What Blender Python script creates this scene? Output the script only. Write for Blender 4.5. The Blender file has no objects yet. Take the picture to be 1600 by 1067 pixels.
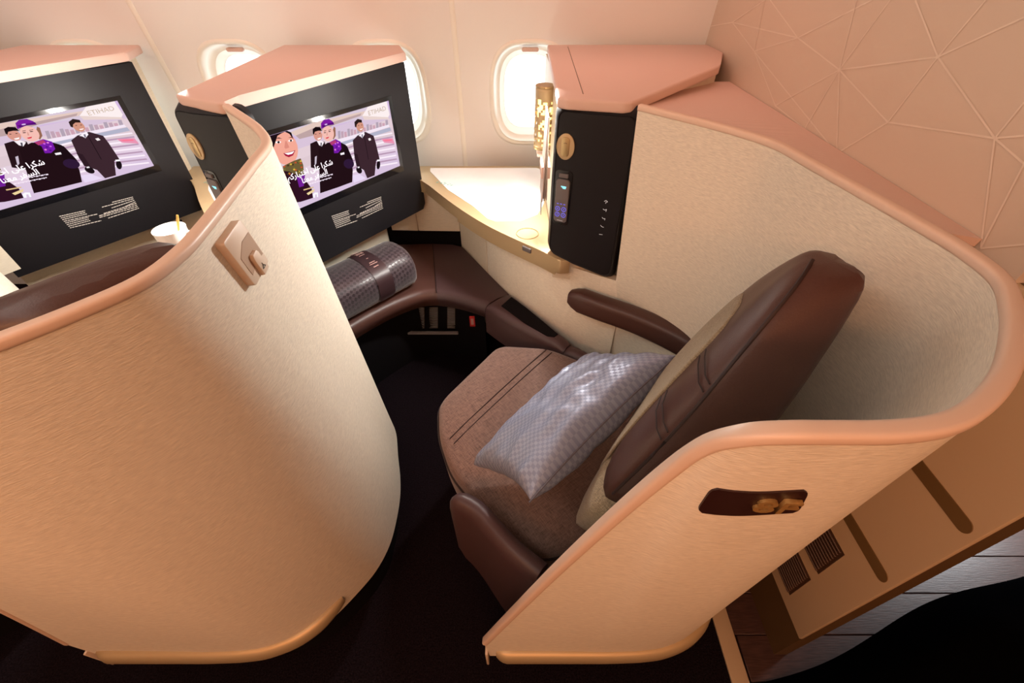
import bpy, bmesh, math, random
from mathutils import Vector, Matrix, noise
random.seed(7)
scn = bpy.context.scene
COL = scn.collection
# ------------------------------------------------------------------ camera
F, H = 665.0, 1.35
TH = math.radians(42.9)
CT, ST = math.cos(TH), math.sin(TH)
cam_d = bpy.data.cameras.new('camera'); cam = bpy.data.objects.new('camera', cam_d); COL.objects.link(cam)
cam_d.sensor_width = 36; cam_d.lens = F/1600*36; cam_d.clip_start = .02
cam.location = (0, 0, H); cam.rotation_euler = (math.pi/2-TH, 0, 0)
scn.camera = cam
# ------------------------------------------------------------------ world, exposure, lights
w = bpy.data.worlds.new('world'); scn.world = w; w.use_nodes = True
w.node_tree.nodes['Background'].inputs[0].default_value = (.93, .97, 1, 1)
w.node_tree.nodes['Background'].inputs[1].default_value = 3.8
vs = scn.view_settings
vs.view_transform = 'Standard'; vs.look = 'None'; vs.gamma = 1; vs.use_curve_mapping = False
vs.exposure = 0.22
def area(name, loc, aim, sx, sy, power, col):
    d = bpy.data.lights.new(name, 'AREA'); d.shape = 'RECTANGLE'; d.size = sx; d.size_y = sy
    d.energy = power; d.color = col
    o = bpy.data.objects.new(name, d); COL.objects.link(o); o.location = loc
    o.rotation_euler = (Vector(aim)-Vector(loc)).to_track_quat('-Z', 'Y').to_euler()
    return o
area('cabin_light_aisle', (-.3, -1.5, 1.98), (0, .3, .75), 2.6, .12, 29, (1, .42, .18))
area('cabin_light_ceiling', (-.9, .05, 2.12), (.2, .95, .7), 2.4, .4, 11, (1, .91, .83))
area('cabin_light_window_side', (-.6, 1.38, 1.95), (-.6, 1.38, 0), 3.2, .12, 3.4, (1, .50, .42)).data.spread = math.radians(100)
area('galley_door_light', (1.75, .80, .45), (1.55, .52, 0), .2, .1, 7, (.92, .96, 1))
# ------------------------------------------------------------------ geometry helpers
def W(px, py, x=None, y=None, z=None):
    """a point of the place at photo position px,py and the given height z, or depth y, or x"""
    u, v = px-800, py-533.5
    f, dn = F*CT-v*ST, F*ST+v*CT
    t = (H-z)/dn if z is not None else (y/f if y is not None else x/u)
    return Vector((t*u, t*f, H-t*dn))
SA = math.radians(36)
D_ = Vector((-math.sin(math.radians(54)), math.cos(math.radians(54)), 0)); L_ = Vector((D_.y, -D_.x, 0))
def S(d, l, z, off=0): return D_*d + L_*l + Vector((off, 0, z))
def link(name, me, mat=None, parent=None, smooth=False):
    o = bpy.data.objects.new(name, me); COL.objects.link(o)
    if mat is not None and not me.materials: me.materials.append(mat)
    if parent is not None: o.parent = parent
    if smooth:
        for p in me.polygons: p.use_smooth = True
    return o
def mesh(name, vs_, fs, mat=None, parent=None, smooth=False):
    me = bpy.data.meshes.new(name); me.from_pydata([tuple(v) for v in vs_], [], fs); me.update()
    bm = bmesh.new(); bm.from_mesh(me); bmesh.ops.recalc_face_normals(bm, faces=bm.faces); bm.to_mesh(me); bm.free()
    return link(name, me, mat, parent, smooth)
def thing(name, label, cat, group=None, loc=(0, 0, 0)):
    o = bpy.data.objects.new(name, None); COL.objects.link(o); o.empty_display_size = .05
    tag(o, label, cat, group); return o
def tag(o, label, cat, group=None):
    o['label'] = label; o['category'] = cat
    if group: o['group'] = group
    return o
def struct(o): o['kind'] = 'structure'; return o
def sharp_smooth(me, ang=40):
    for p in me.polygons: p.use_smooth = True
    me.set_sharp_from_angle(angle=math.radians(ang))
def bm_obj(name, bm, mat, parent=None, ang=40):
    me = bpy.data.meshes.new(name); bmesh.ops.recalc_face_normals(bm, faces=bm.faces); bm.to_mesh(me); bm.free()
    sharp_smooth(me, ang); return link(name, me, mat, parent)
def add_prism(bm, pts, z0, z1):
    lo = [bm.verts.new((p[0], p[1], z0)) for p in pts]; hi = [bm.verts.new((p[0], p[1], z1)) for p in pts]
    n = len(pts); bm.faces.new(lo[::-1]); bm.faces.new(hi)
    for i in range(n): bm.faces.new((lo[i], lo[(i+1) % n], hi[(i+1) % n], hi[i]))
def prism(name, pts, z0, z1, mat, parent=None, bev=0, seg=3, ang=40):
    bm = bmesh.new(); add_prism(bm, pts, z0, z1)
    if bev: bmesh.ops.bevel(bm, geom=list(bm.edges), offset=bev, segments=seg, affect='EDGES', profile=.5, clamp_overlap=True)
    return bm_obj(name, bm, mat, parent, ang)
def add_box(bm, c, ux, uy, uz, sx, sy, sz):
    c, ux, uy, uz = Vector(c), Vector(ux), Vector(uy), Vector(uz)
    v = [bm.verts.new(c+ux*(sx/2*a)+uy*(sy/2*b)+uz*(sz/2*d)) for a in (-1, 1) for b in (-1, 1) for d in (-1, 1)]
    for f in ((0, 1, 3, 2), (4, 6, 7, 5), (0, 4, 5, 1), (2, 3, 7, 6), (0, 2, 6, 4), (1, 5, 7, 3)): bm.faces.new([v[i] for i in f])
def box(name, c, ux, uy, uz, sx, sy, sz, mat, parent=None, bev=0, seg=2):
    bm = bmesh.new(); add_box(bm, c, ux, uy, uz, sx, sy, sz)
    if bev: bmesh.ops.bevel(bm, geom=list(bm.edges), offset=bev, segments=seg, affect='EDGES', profile=.5)
    return bm_obj(name, bm, mat, parent)
X, Y, Z = Vector((1, 0, 0)), Vector((0, 1, 0)), Vector((0, 0, 1))
def loft(name, rings, mat, parent=None, closed=True, caps=True, sub=0, ang=50):
    n = len(rings[0]); vs_ = [p for r in rings for p in r]; fs = []
    for i in range(len(rings)-1):
        for j in range(n if closed else n-1):
            a, b = i*n+j, i*n+(j+1) % n; fs.append((a, b, b+n, a+n))
    if caps: fs += [tuple(range(n))[::-1], tuple(range((len(rings)-1)*n, len(rings)*n))]
    o = mesh(name, vs_, fs, mat, parent)
    if sub:
        m = o.modifiers.new('sub', 'SUBSURF'); m.levels = m.render_levels = sub
    sharp_smooth(o.data, ang); return o
def add_tube(bm, pts, r, n=6, closed=False):
    pts = [Vector(p) for p in pts]; rings = []
    for i, p in enumerate(pts):
        a = pts[max(i-1, 0)]; b = pts[min(i+1, len(pts)-1)]
        t = (b-a).normalized(); up = Z if abs(t.z) < .9 else X
        s = t.cross(up).normalized(); q = s.cross(t)
        rr = r if not isinstance(r, (list, tuple)) else r[i]
        rings.append([bm.verts.new(p+s*rr*math.cos(k*2*math.pi/n)+q*rr*math.sin(k*2*math.pi/n)) for k in range(n)])
    for i in range(len(rings)-1):
        for j in range(n): bm.faces.new((rings[i][j], rings[i][(j+1) % n], rings[i+1][(j+1) % n], rings[i+1][j]))
    bm.faces.new(rings[0][::-1]); bm.faces.new(rings[-1])
def tube(name, pts, r, mat, parent=None, n=8):
    bm = bmesh.new(); add_tube(bm, pts, r, n); return bm_obj(name, bm, mat, parent, 60)
def crom(P, k=6):
    """Catmull-Rom through the tuples P"""
    P = [tuple(p) for p in P]; out = []
    for i in range(len(P)-1):
        p0, p1, p2, p3 = P[max(i-1, 0)], P[i], P[i+1], P[min(i+2, len(P)-1)]
        for j in range(k):
            t = j/k
            out.append(tuple(.5*(2*b+(c-a)*t+(2*a-5*b+4*c-d)*t*t+(3*b-a-3*c+d)*t**3) for a, b, c, d in zip(p0, p1, p2, p3)))
    out.append(P[-1]); return out
def rrect(w_, h_, r, n=4, cx=0, cy=0):
    out = []
    for qx, qy, a0 in ((1, 1, 0), (-1, 1, 90), (-1, -1, 180), (1, -1, 270)):
        for k in range(n+1):
            a = math.radians(a0+90*k/n); out.append((cx+qx*(w_/2-r)+r*math.cos(a), cy+qy*(h_/2-r)+r*math.sin(a)))
    return out
def plate(name, pts2, o, ux, uy, n, d0, d1, mat, parent=None, bev=0, seg=2):
    """pts2 outline in the frame (o, ux, uy), pushed from d0 to d1 along n"""
    bm = bmesh.new(); o = Vector(o)
    lo = [bm.verts.new(o+ux*a+uy*b+n*d0) for a, b in pts2]; hi = [bm.verts.new(o+ux*a+uy*b+n*d1) for a, b in pts2]
    k = len(pts2); bm.faces.new(lo[::-1]); top = bm.faces.new(hi)
    for i in range(k): bm.faces.new((lo[i], lo[(i+1) % k], hi[(i+1) % k], hi[i]))
    if bev: bmesh.ops.bevel(bm, geom=list(top.edges), offset=bev, segments=seg, affect='EDGES', profile=.5)
    return bm_obj(name, bm, mat, parent, 35)
def text_mesh(name, s, size, mat, ext=0.0, align='LEFT', parent=None, M=None, shear=0, sx=1, offset=0):
    c = bpy.data.curves.new(name, 'FONT'); c.body = s; c.size = size; c.extrude = ext; c.align_x = align; c.shear = shear; c.resolution_u = 3; c.offset = offset
    t = bpy.data.objects.new(name, c); COL.objects.link(t)
    bpy.context.view_layer.update()
    me = bpy.data.meshes.new_from_object(t.evaluated_get(bpy.context.evaluated_depsgraph_get()))
    bpy.data.objects.remove(t); me.name = name
    me.materials.clear(); me.transform(Matrix.Diagonal((sx, 1, 1, 1)))
    if M is not None: me.transform(M)
    return link(name, me, mat, parent)
def frame(o, ux, uy, n):
    M = Matrix.Identity(4)
    for i in range(3): M[i][0], M[i][1], M[i][2], M[i][3] = ux[i], uy[i], n[i], o[i]
    return M
def copy_tree(root, off, label=None, group=None):
    r = root.copy(); COL.objects.link(r); r.location = root.location+Vector(off)
    if label: r['label'] = label
    if group: r['group'] = group
    for ch in list(root.children):
        c = ch.copy(); COL.objects.link(c); c.parent = r
        for g in ch.children:
            e = g.copy(); COL.objects.link(e); e.parent = c
    return r
# ------------------------------------------------------------------ materials
def lin(c): return tuple(((v+.055)/1.055)**2.4 if v > .04045 else v/12.92 for v in c)
def mat(name, col, rough=.5, metal=0, emit=None, es=1, spec=.5, coat=0, sheen=0):
    m = bpy.data.materials.new(name); m.use_nodes = True; b = m.node_tree.nodes['Principled BSDF']
    b.inputs['Base Color'].default_value = (*col, 1); b.inputs['Roughness'].default_value = rough
    b.inputs['Metallic'].default_value = metal; b.inputs['Specular IOR Level'].default_value = spec
    b.inputs['Coat Weight'].default_value = coat; b.inputs['Sheen Weight'].default_value = sheen
    if emit: b.inputs['Emission Color'].default_value = (*emit, 1); b.inputs['Emission Strength'].default_value = es
    return m
def nodes(m): return m.node_tree.nodes, m.node_tree.links, m.node_tree.nodes['Principled BSDF']
def add_noise(m, scale, strength, cvar=0, detail=3, stretch=(1, 1, 1), dist=.001, rot=(0, 0, 0)):
    N, Lk, b = nodes(m)
    tc = N.new('ShaderNodeTexCoord'); mp = N.new('ShaderNodeMapping'); mp.inputs['Scale'].default_value = stretch
    mp.inputs['Rotation'].default_value = rot
    no = N.new('ShaderNodeTexNoise'); no.inputs['Scale'].default_value = scale; no.inputs['Detail'].default_value = detail
    bu = N.new('ShaderNodeBump'); bu.inputs['Strength'].default_value = strength; bu.inputs['Distance'].default_value = dist
    Lk.new(tc.outputs['Object'], mp.inputs[0]); Lk.new(mp.outputs[0], no.inputs['Vector'])
    Lk.new(no.outputs[0], bu.inputs['Height']); Lk.new(bu.outputs[0], b.inputs['Normal'])
    if cvar:
        base = b.inputs['Base Color'].default_value[:3]
        r = N.new('ShaderNodeValToRGB'); r.color_ramp.elements[0].position = .32; r.color_ramp.elements[1].position = .68
        r.color_ramp.elements[0].color = (*[c*(1-cvar) for c in base], 1); r.color_ramp.elements[1].color = (*[min(1, c*(1+cvar)) for c in base], 1)
        Lk.new(no.outputs[0], r.inputs[0]); Lk.new(r.outputs[0], b.inputs['Base Color'])
    return m
def add_checker(m, scale, c1, c2, rot=(0, 0, 0), rough=None, bump=.3, use_uv=True):
    N, Lk, b = nodes(m)
    tc = N.new('ShaderNodeTexCoord'); mp = N.new('ShaderNodeMapping'); mp.inputs['Rotation'].default_value = rot
    ch = N.new('ShaderNodeTexChecker'); ch.inputs['Scale'].default_value = scale
    ch.inputs['Color1'].default_value = (*c1, 1); ch.inputs['Color2'].default_value = (*c2, 1)
    Lk.new(tc.outputs['UV' if use_uv else 'Object'], mp.inputs[0]); Lk.new(mp.outputs[0], ch.inputs['Vector']); Lk.new(ch.outputs['Color'], b.inputs['Base Color'])
    if rough:
        mr = N.new('ShaderNodeMapRange'); mr.inputs['To Min'].default_value = rough[0]; mr.inputs['To Max'].default_value = rough[1]
        Lk.new(ch.outputs['Fac'], mr.inputs['Value']); Lk.new(mr.outputs[0], b.inputs['Roughness'])
    bu = N.new('ShaderNodeBump'); bu.inputs['Strength'].default_value = bump; bu.inputs['Distance'].default_value = .001
    Lk.new(ch.outputs['Fac'], bu.inputs['Height']); Lk.new(bu.outputs[0], b.inputs['Normal'])
    return m
M = {}
M['shell'] = add_noise(mat('cream_laminate', (.80, .73, .61), .55, spec=.3), 85, .55, .12, 5, (1, 1, 10), .0012)
M['rim'] = mat('beige_edge', (.74, .54, .42), .42)
M['cap'] = add_noise(mat('console_plastic', (.68, .49, .42), .5, spec=.35), 900, .15)
M['side'] = add_noise(mat('cabinet_laminate', (.72, .65, .52), .5), 60, .25, .05, 3, (1, 1, 8))
M['black'] = add_noise(mat('black_satin', (.010, .0095, .012), .5, spec=.30), 1500, .08)
M['glossblack'] = mat('gloss_black', (.006, .006, .008), .12)
M['gold'] = mat('champagne_metal', (.50, .37, .19), .38, metal=.75)
M['goldpaint'] = add_noise(mat('gold_paint', (.52, .39, .22), .42, metal=.35), 900, .1)
M['marble'] = add_noise(mat('white_marble', (.84, .86, .85), .25), 6, 0, .07, 8)
M['leather'] = add_noise(mat('brown_leather', (.072, .031, .024), .40, spec=.45), 420, .22, .06, 4)
M['leather2'] = add_noise(mat('aubergine_leather', (.066, .036, .037), .42, spec=.4), 420, .22, .06, 4)
M['stitch'] = mat('dark_stitching', (.022, .009, .008), .6)
M['carpet'] = add_noise(mat('carpet', (.009, .006, .008), 1, spec=.03), 260, .9, .55, 3, dist=.004)
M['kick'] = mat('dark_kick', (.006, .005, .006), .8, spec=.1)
M['wall'] = add_noise(mat('sidewall', (.76, .755, .735), .5, spec=.3), 800, .05)
M['ceil'] = mat('ceiling', (.72, .68, .62), .7)
M['bulk'] = add_noise(mat('bulkhead_laminate', (.70, .565, .45), .55, spec=.3), 900, .08)
M['line'] = mat('inlay_line', (.82, .69, .57), .45)
M['bulk2'] = add_noise(mat('lower_bulkhead', (.52, .39, .25), .55, spec=.3), 400, .1)
M['brownedge'] = mat('dark_bronze_edge', (.10, .055, .02), .5)
M['groove'] = mat('bronze_groove', (.20, .12, .045), .5, metal=.3)
M['vent'] = mat('vent_brown', (.06, .028, .016), .5)
M['wood'] = add_noise(mat('dark_wood', (.055, .026, .021), .42), 30, .3, .35, 5, (1, 12, 1))
M['pillow'] = None
M['winframe'] = mat('window_plastic', (.80, .79, .72), .4)
M['pinkplastic'] = mat('shade_handle', (.62, .42, .36), .5)
M['shadewhite'] = mat('shade_white', (.85, .85, .80), .6)
M['white'] = mat('white_china', (.86, .84, .80), .25)
M['linen'] = add_noise(mat('white_linen', (.80, .81, .86), .8), 500, .3)
M['paper'] = mat('brochure_cover', (.50, .40, .36), .5)
M['paper2'] = mat('brochure_page', (.30, .27, .26), .5)
M['plate'] = mat('number_plate', (.028, .007, .006), .45)
M['numgold'] = mat('brass_number', (.62, .36, .12), .35, metal=.6)
M['label'] = mat('pale_print', (.55, .52, .48), .6)
M['pinkprint'] = mat('pink_print', (.42, .26, .24), .6)
M['hook'] = mat('hook_beige', (.66, .52, .40), .45)
M['hookin'] = mat('hook_recess', (.40, .26, .17), .5)
M['ink'] = mat('dark_ink', (.03, .03, .02), .6)
M['teal'] = mat('teal_print', (.18, .48, .42), .5)
M['red'] = mat('red_tag', (.45, .02, .02), .5)
M['grey'] = mat('grey_metal', (.30, .28, .28), .45, metal=.4)
M['greyplastic'] = mat('grey_plastic', (.13, .12, .125), .5)
M['bluebtn'] = mat('blue_backlit', (.05, .05, .2), .4, emit=(.12, .12, .75), es=.9)
M['cyan'] = mat('cyan_display', (.05, .2, .25), .4, emit=(.25, .75, .9), es=1.2)
M['icon'] = mat('icon_white', (.4, .4, .4), .4, emit=(.6, .6, .62), es=.35)
M['spoon'] = mat('brass_spoon', (.75, .48, .14), .3, metal=.8)
M['lampglow'] = mat('lamp_inner_glow', (.9, .8, .5), .5, emit=(1, .78, .32), es=1.6)
M['mound'] = add_noise(mat('black_cloth', (.0015, .0015, .0018), 1, spec=.0), 60, .4)
M['mesh'] = mat('mesh_cream', (.62, .55, .44), .8)
def tweed(name, col, var):
    m = mat(name, col, .95, spec=.15, sheen=.2); N, Lk, b = nodes(m)
    tc = N.new('ShaderNodeTexCoord'); mixs = []
    for rz, st in ((.94, (1, 14, 14)), (.94, (14, 1, 14))):
        mp = N.new('ShaderNodeMapping'); mp.inputs['Rotation'].default_value = (0, 0, rz)
        mp2 = N.new('ShaderNodeMapping'); mp2.inputs['Scale'].default_value = st
        no = N.new('ShaderNodeTexNoise'); no.inputs['Scale'].default_value = 48; no.inputs['Detail'].default_value = 3
        Lk.new(tc.outputs['Object'], mp.inputs[0]); Lk.new(mp.outputs[0], mp2.inputs[0]); Lk.new(mp2.outputs[0], no.inputs['Vector']); mixs.append(no)
    ad = N.new('ShaderNodeMath'); ad.operation = 'ADD'; Lk.new(mixs[0].outputs[0], ad.inputs[0]); Lk.new(mixs[1].outputs[0], ad.inputs[1])
    r = N.new('ShaderNodeMapRange'); r.inputs['From Min'].default_value = .7; r.inputs['From Max'].default_value = 1.3
    mx = N.new('ShaderNodeMix'); mx.data_type = 'RGBA'
    mx.inputs['A'].default_value = (*[c*(1-var) for c in col], 1); mx.inputs['B'].default_value = (*[c*(1+var) for c in col], 1)
    Lk.new(ad.outputs[0], r.inputs['Value']); Lk.new(r.outputs[0], mx.inputs['Factor']); Lk.new(mx.outputs['Result'], b.inputs['Base Color'])
    bu = N.new('ShaderNodeBump'); bu.inputs['Strength'].default_value = .5; bu.inputs['Distance'].default_value = .0015
    Lk.new(ad.outputs[0], bu.inputs['Height']); Lk.new(bu.outputs[0], b.inputs['Normal']); return m
M['tweed'] = tweed('taupe_tweed', (.185, .118, .098), .42)
M['tweed2'] = tweed('olive_tweed', (.30, .245, .165), .40)
m = mat('satin_pillow', (.30, .29, .34), .4, metal=.22, spec=.6); M['pillow'] = add_checker(m, 64, (.215, .245, .35), (.29, .325, .435), rough=(.38, .52), bump=.12)
m = mat('quilted_blanket', (.1, .07, .08), .6, sheen=.3); M['blanket'] = add_checker(m, 46, (.026, .016, .022), (.060, .042, .052), rot=(0, 0, .6), rough=(.55, .35), bump=.9)
M['hem'] = mat('pillow_hem', (.10, .09, .11), .6)
M['band'] = mat('paper_sleeve', (.040, .020, .024), .4)
def picture_material():
    m = bpy.data.materials.new('screen_picture'); m.use_nodes = True; N, Lk = m.node_tree.nodes, m.node_tree.links
    N.clear(); o = N.new('ShaderNodeOutputMaterial'); e = N.new('ShaderNodeEmission'); a = N.new('ShaderNodeVertexColor'); a.layer_name = 'Col'
    e.inputs[1].default_value = 1.0; Lk.new(a.outputs[0], e.inputs[0]); Lk.new(e.outputs[0], o.inputs[0]); return m
M['pic'] = picture_material()
def pane_material():
    m = bpy.data.materials.new('window_acrylic'); m.use_nodes = True; N, Lk = m.node_tree.nodes, m.node_tree.links
    N.clear(); o = N.new('ShaderNodeOutputMaterial'); t = N.new('ShaderNodeBsdfTransparent'); g = N.new('ShaderNodeBsdfGlossy'); x = N.new('ShaderNodeMixShader')
    t.inputs[0].default_value = (.96, .97, .97, 1); g.inputs['Roughness'].default_value = .05; x.inputs[0].default_value = .05
    Lk.new(t.outputs[0], x.inputs[1]); Lk.new(g.outputs[0], x.inputs[2]); Lk.new(x.outputs[0], o.inputs[0]); return m
M['pane'] = pane_material()

# ================================================================== STRUCTURE
BX = .67      # bulkhead plane
# carpet and galley floor
fl = struct(mesh('floor', [(-4, -2, 0), (.55, -2, 0), (.55, 1.95, 0), (-4, 1.95, 0), (-4, -2, -.05), (.55, -2, -.05), (.55, 1.95, -.05), (-4, 1.95, -.05)],
     [(0, 1, 2, 3), (4, 7, 6, 5), (0, 4, 5, 1), (1, 5, 6, 2), (2, 6, 7, 3), (3, 7, 4, 0)], M['carpet']))
gf = struct(mesh('floor_galley', [(.55, -2, -.012), (2.4, -2, -.012), (2.4, 1.95, -.012), (.55, 1.95, -.012)], [(0, 1, 2, 3)], M['kick']))
plk = None; yy = -.6
while yy < 1.5:
    if plk is None:
        plk = box('plank', (0, 0, 0), X, Y, Z, 1.78, .0985, .012, M['wood'], gf, .0015, 1); plk.location = (1.49, yy+.05, -.006); first = plk
    else:
        c = first.copy(); COL.objects.link(c); c.location = (1.49+random.uniform(-.006, .006), yy+.05, -.006); c.parent = gf
    yy += .1
th = thing_e = struct(mesh('trim_1', [], [], M['bulk2'])); bpy.data.objects.remove(th)
th = struct(prism('trim_1', [(.548, -1.9), (.592, -1.9), (.592, .5), (.548, .5)], 0, .008, M['bulk2'], bev=.002))
# ceiling and outer walls
struct(box('ceiling', (-.8, -.05, 2.2), X, Y, Z, 6.6, 4.2, .04, M['ceil']))
struct(box('wall_aisle', (-.8, -2.02, 1.1), X, Y, Z, 6.6, .04, 2.3, M['bulk']))
struct(box('wall_front', (-4.02, -.05, 1.1), X, Y, Z, .04, 4.2, 2.3, M['bulk']))
struct(box('wall_galley', (2.42, -.05, 1.1), X, Y, Z, .04, 4.2, 2.3, M['bulk2']))
struct(box('wall_galley_side', (1.56, 1.93, 1.1), X, Y, Z, 1.72, .04, 2.3, M['bulk2']))
# window-side wall with openings
def wy(z): return 1.835-.12*(z-.66)-.30*max(0, z-1.3)**2
WINX = [.59, .065, -.46, -.985, -1.51, -2.035, -2.56, -3.085]
WZ, WHX, WHZ = .935, .128, .160
def sup(a, rx, rz, e=3.0):
    c, s = math.cos(a), math.sin(a)
    return (rx*math.copysign(abs(c)**(2/e), c), rz*math.copysign(abs(s)**(2/e), s))
wv, wf = [], []
def quadgrid(x0, x1, zs):
    b = len(wv)
    for z in zs: wv.extend([(x0, wy(z), z), (x1, wy(z), z)])
    for i in range(len(zs)-1): wf.append((b+2*i, b+2*i+1, b+2*i+3, b+2*i+2))
ztop = [1.2+.1*i for i in range(11)]
for k, cx in enumerate(WINX[1:], 1):
    x0, x1 = cx-.2625, cx+.2625
    if k == 1: x1 = BX+.02
    quadgrid(x0, x1, [-.01, .35, .66]); quadgrid(x0, x1, ztop)
    n = 48; ring_in, ring_out = [], []
    for j in range(n):
        a = 2*math.pi*j/n; dx, dz = sup(a, WHX+.012, WHZ+.012)
        ring_in.append((cx+dx, WZ+dz))
        c, s = math.cos(a), math.sin(a)
        hx = (x1-cx) if c > 0 else (cx-x0); hz = .265 if s > 0 else .275
        tt = min(hx/abs(c) if abs(c) > 1e-6 else 9, hz/abs(s) if abs(s) > 1e-6 else 9); ring_out.append((cx+c*tt, WZ+s*tt))
    for qx, qz in ((x1, 1.2), (x0, 1.2), (x0, .66), (x1, .66)):
        j = min(range(n), key=lambda q: (ring_out[q][0]-qx)**2+(ring_out[q][1]-qz)**2); ring_out[j] = (qx, qz)
    b = len(wv)
    for lev in (0, .35, .7, 1):
        for j in range(n):
            xx = ring_in[j][0]*(1-lev)+ring_out[j][0]*lev; zz = ring_in[j][1]*(1-lev)+ring_out[j][1]*lev; wv.append((xx, wy(zz), zz))
    for q in range(3):
        for j in range(n): wf.append((b+q*n+j, b+q*n+(j+1) % n, b+(q+1)*n+(j+1) % n, b+(q+1)*n+j))
sw = struct(mesh('wall_window', wv, wf, M['wall']))
bm = bmesh.new(); bm.from_mesh(sw.data)
for f_ in bm.faces:
    f_.normal_update()
    if f_.normal.y > 0: f_.normal_flip()
bm.to_mesh(sw.data); bm.free(); sharp_smooth(sw.data, 30)
# vertical seam strips
for k, sx in enumerate((-.197, -1.247, -2.297)):
    rings = []
    for z in [.3+.1*i for i in range(19)]:
        y = wy(z); rings.append([Vector((sx+a, y-b, z)) for a, b in ((-.009, -.004), (-.009, .002), (-.004, .005), (.004, .005), (.009, .002), (.009, -.004))])
    o = loft('joint_strip', rings, M['winframe'], sw)
def ring_strip(bm, cx, cz, prof, n=56, ys=None):
    """prof: list of (rx, rz, y) -> swept superellipse rings"""
    R = []
    for rx, rz, y in prof:
        R.append([bm.verts.new((cx+sup(2*math.pi*j/n, rx, rz)[0], y(cz+sup(2*math.pi*j/n, rx, rz)[1]) if callable(y) else y, cz+sup(2*math.pi*j/n, rx, rz)[1])) for j in range(n)])
    for i in range(len(R)-1):
        for j in range(n): bm.faces.new((R[i][j], R[i][(j+1) % n], R[i+1][(j+1) % n], R[i+1][j]))
for k, cx in enumerate(WINX[1:6], 1):
    root = bpy.data.objects.new('window_%d' % k, None); COL.objects.link(root); struct(root)
    bm = bmesh.new()
    ring_strip(bm, cx, WZ, [(WHX+.022, WHZ+.022, lambda z: wy(z)-.001), (WHX+.019, WHZ+.019, lambda z: wy(z)-.006), (WHX+.013, WHZ+.013, lambda z: wy(z)-.008),
        (WHX+.006, WHZ+.006, lambda z: wy(z)-.004), (WHX+.002, WHZ+.002, 1.81), (WHX-.006, WHZ-.006, 1.825), (WHX-.016, WHZ-.016, 1.83)])
    bm_obj('window_frame', bm, M['winframe'], root, 60)
    bm = bmesh.new()
    ring_strip(bm, cx, WZ, [(WHX-.014, WHZ-.014, 1.829), (WHX-.017, WHZ-.017, 1.832), (WHX-.028, WHZ-.030, 1.855), (WHX-.034, WHZ-.036, 1.86), (WHX+.03, WHZ+.03, 1.862)])
    bm_obj('window_liner', bm, M['shadewhite'], root, 60)
    bm = bmesh.new(); vv = [bm.verts.new((cx+sup(2*math.pi*j/48, WHX-.03, WHZ-.032)[0], 1.858, WZ+sup(2*math.pi*j/48, WHX-.03, WHZ-.032)[1])) for j in range(48)]; bm.faces.new(vv)
    bm_obj('window_pane', bm, M['pane'], root)
    plate('shade_handle', rrect(.060, .013, .006, 3), (cx, 1.822, WZ+WHZ-.015), X, Z, -Y, 0, .012, M['pinkplastic'], root, .002)
# bulkhead
bk = struct(box('wall_bulkhead', (BX+.02, (.47+1.95)/2, 1.60), X, Y, Z, .04, 1.95-.47, 1.16, M['bulk']))
lowp = struct(box('wall_bulkhead_lower', (BX+.005, (.255+1.95)/2, (.165+1.02)/2), X, Y, Z, .01, 1.95-.255, 1.02-.165, M['bulk2'], bev=.002))
struct(box('trim_2', (BX+.028, .357, 1.1), X, Y, Z, .034, .20, 2.2, M['brownedge']))
struct(box('trim_3', (BX+.015, .36, 1.61), X, Y, Z, .008, .20, 1.16, M['brownedge']))
struct(box('baseboard_bulkhead', (BX+.06, 1.1, .08), X, Y, Z, .05, 1.5, .165, M['kick']))
# printed network of lines: nodes seen in the photo on the bulkhead plane
def BP(px, py): p = W(px, py, x=BX-.0012); return (p.y, p.z)
NB = {k: BP(*v) for k, v in dict(a=(1144, 35), b=(1178, 80), c=(1246, 59), d=(1311, 109), e=(1211, 165), f=(1387, 191), g=(1465, 89), h=(1554, 216), i=(1307, 240), j=(1532, 388), n=(1203, 0), o=(1430, 0), q=(1394, -5), r=(1362, 0), s=(1540, 0), t=(1600, 27), u=(1600, 160), v=(1600, 212), w=(1600, 256), x=(1600, 382), y=(1253, 208), z=(1343, 278), A=(1364, 285), B=(1430, 333), C=(1104, 42), D=(1195, 0), E=(1338, 0), G=(1552, 408), I=(1315, 250)).items()}
segs = 'ab bc ac be bi? cd cn cr dq dE df dg de di dy fg fi fz fh gh go gs gt hj hu hv hw hA hB aC aD ei jx jG iI jw bD'
lm = bmesh.new()
NSEG = [0]
def seg2(p, q, wd=.0026):
    NSEG[0] += 1
    xs_ = BX-.0006-.00002*NSEG[0]; a = Vector((xs_, p[0], p[1])); b = Vector((xs_, q[0], q[1])); t = (b-a)
    if t.length < .002: return
    q_ = t.normalized().cross(X)*wd/2; fc = lm.faces.new([lm.verts.new(v) for v in (a-q_, b-q_, b+q_, a+q_)])
    fc.normal_update()
    if fc.normal.x > 0: fc.normal_flip()
for s in segs.split():
    s = s.strip('?')
    if s[0] in NB and s[1] in NB:
        p, q = NB[s[0]], NB[s[1]]
        if min(p[1], q[1]) > 1.03: seg2(p, q)
# the pattern carries on above the frame
rnd = random.Random(3); P = [(.5+1.2*rnd.random(), 1.55+.55*rnd.random()) for _ in range(9)]
for i, p in enumerate(P):
    for q in sorted(P, key=lambda q: (q[0]-p[0])**2+(q[1]-p[1])**2)[1:4]: seg2(p, q)
me_ = bpy.data.meshes.new('line_pattern'); lm.to_mesh(me_); lm.free(); lo = link('line_pattern', me_, M['line'], bk); lo['kind'] = 'stuff'
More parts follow.
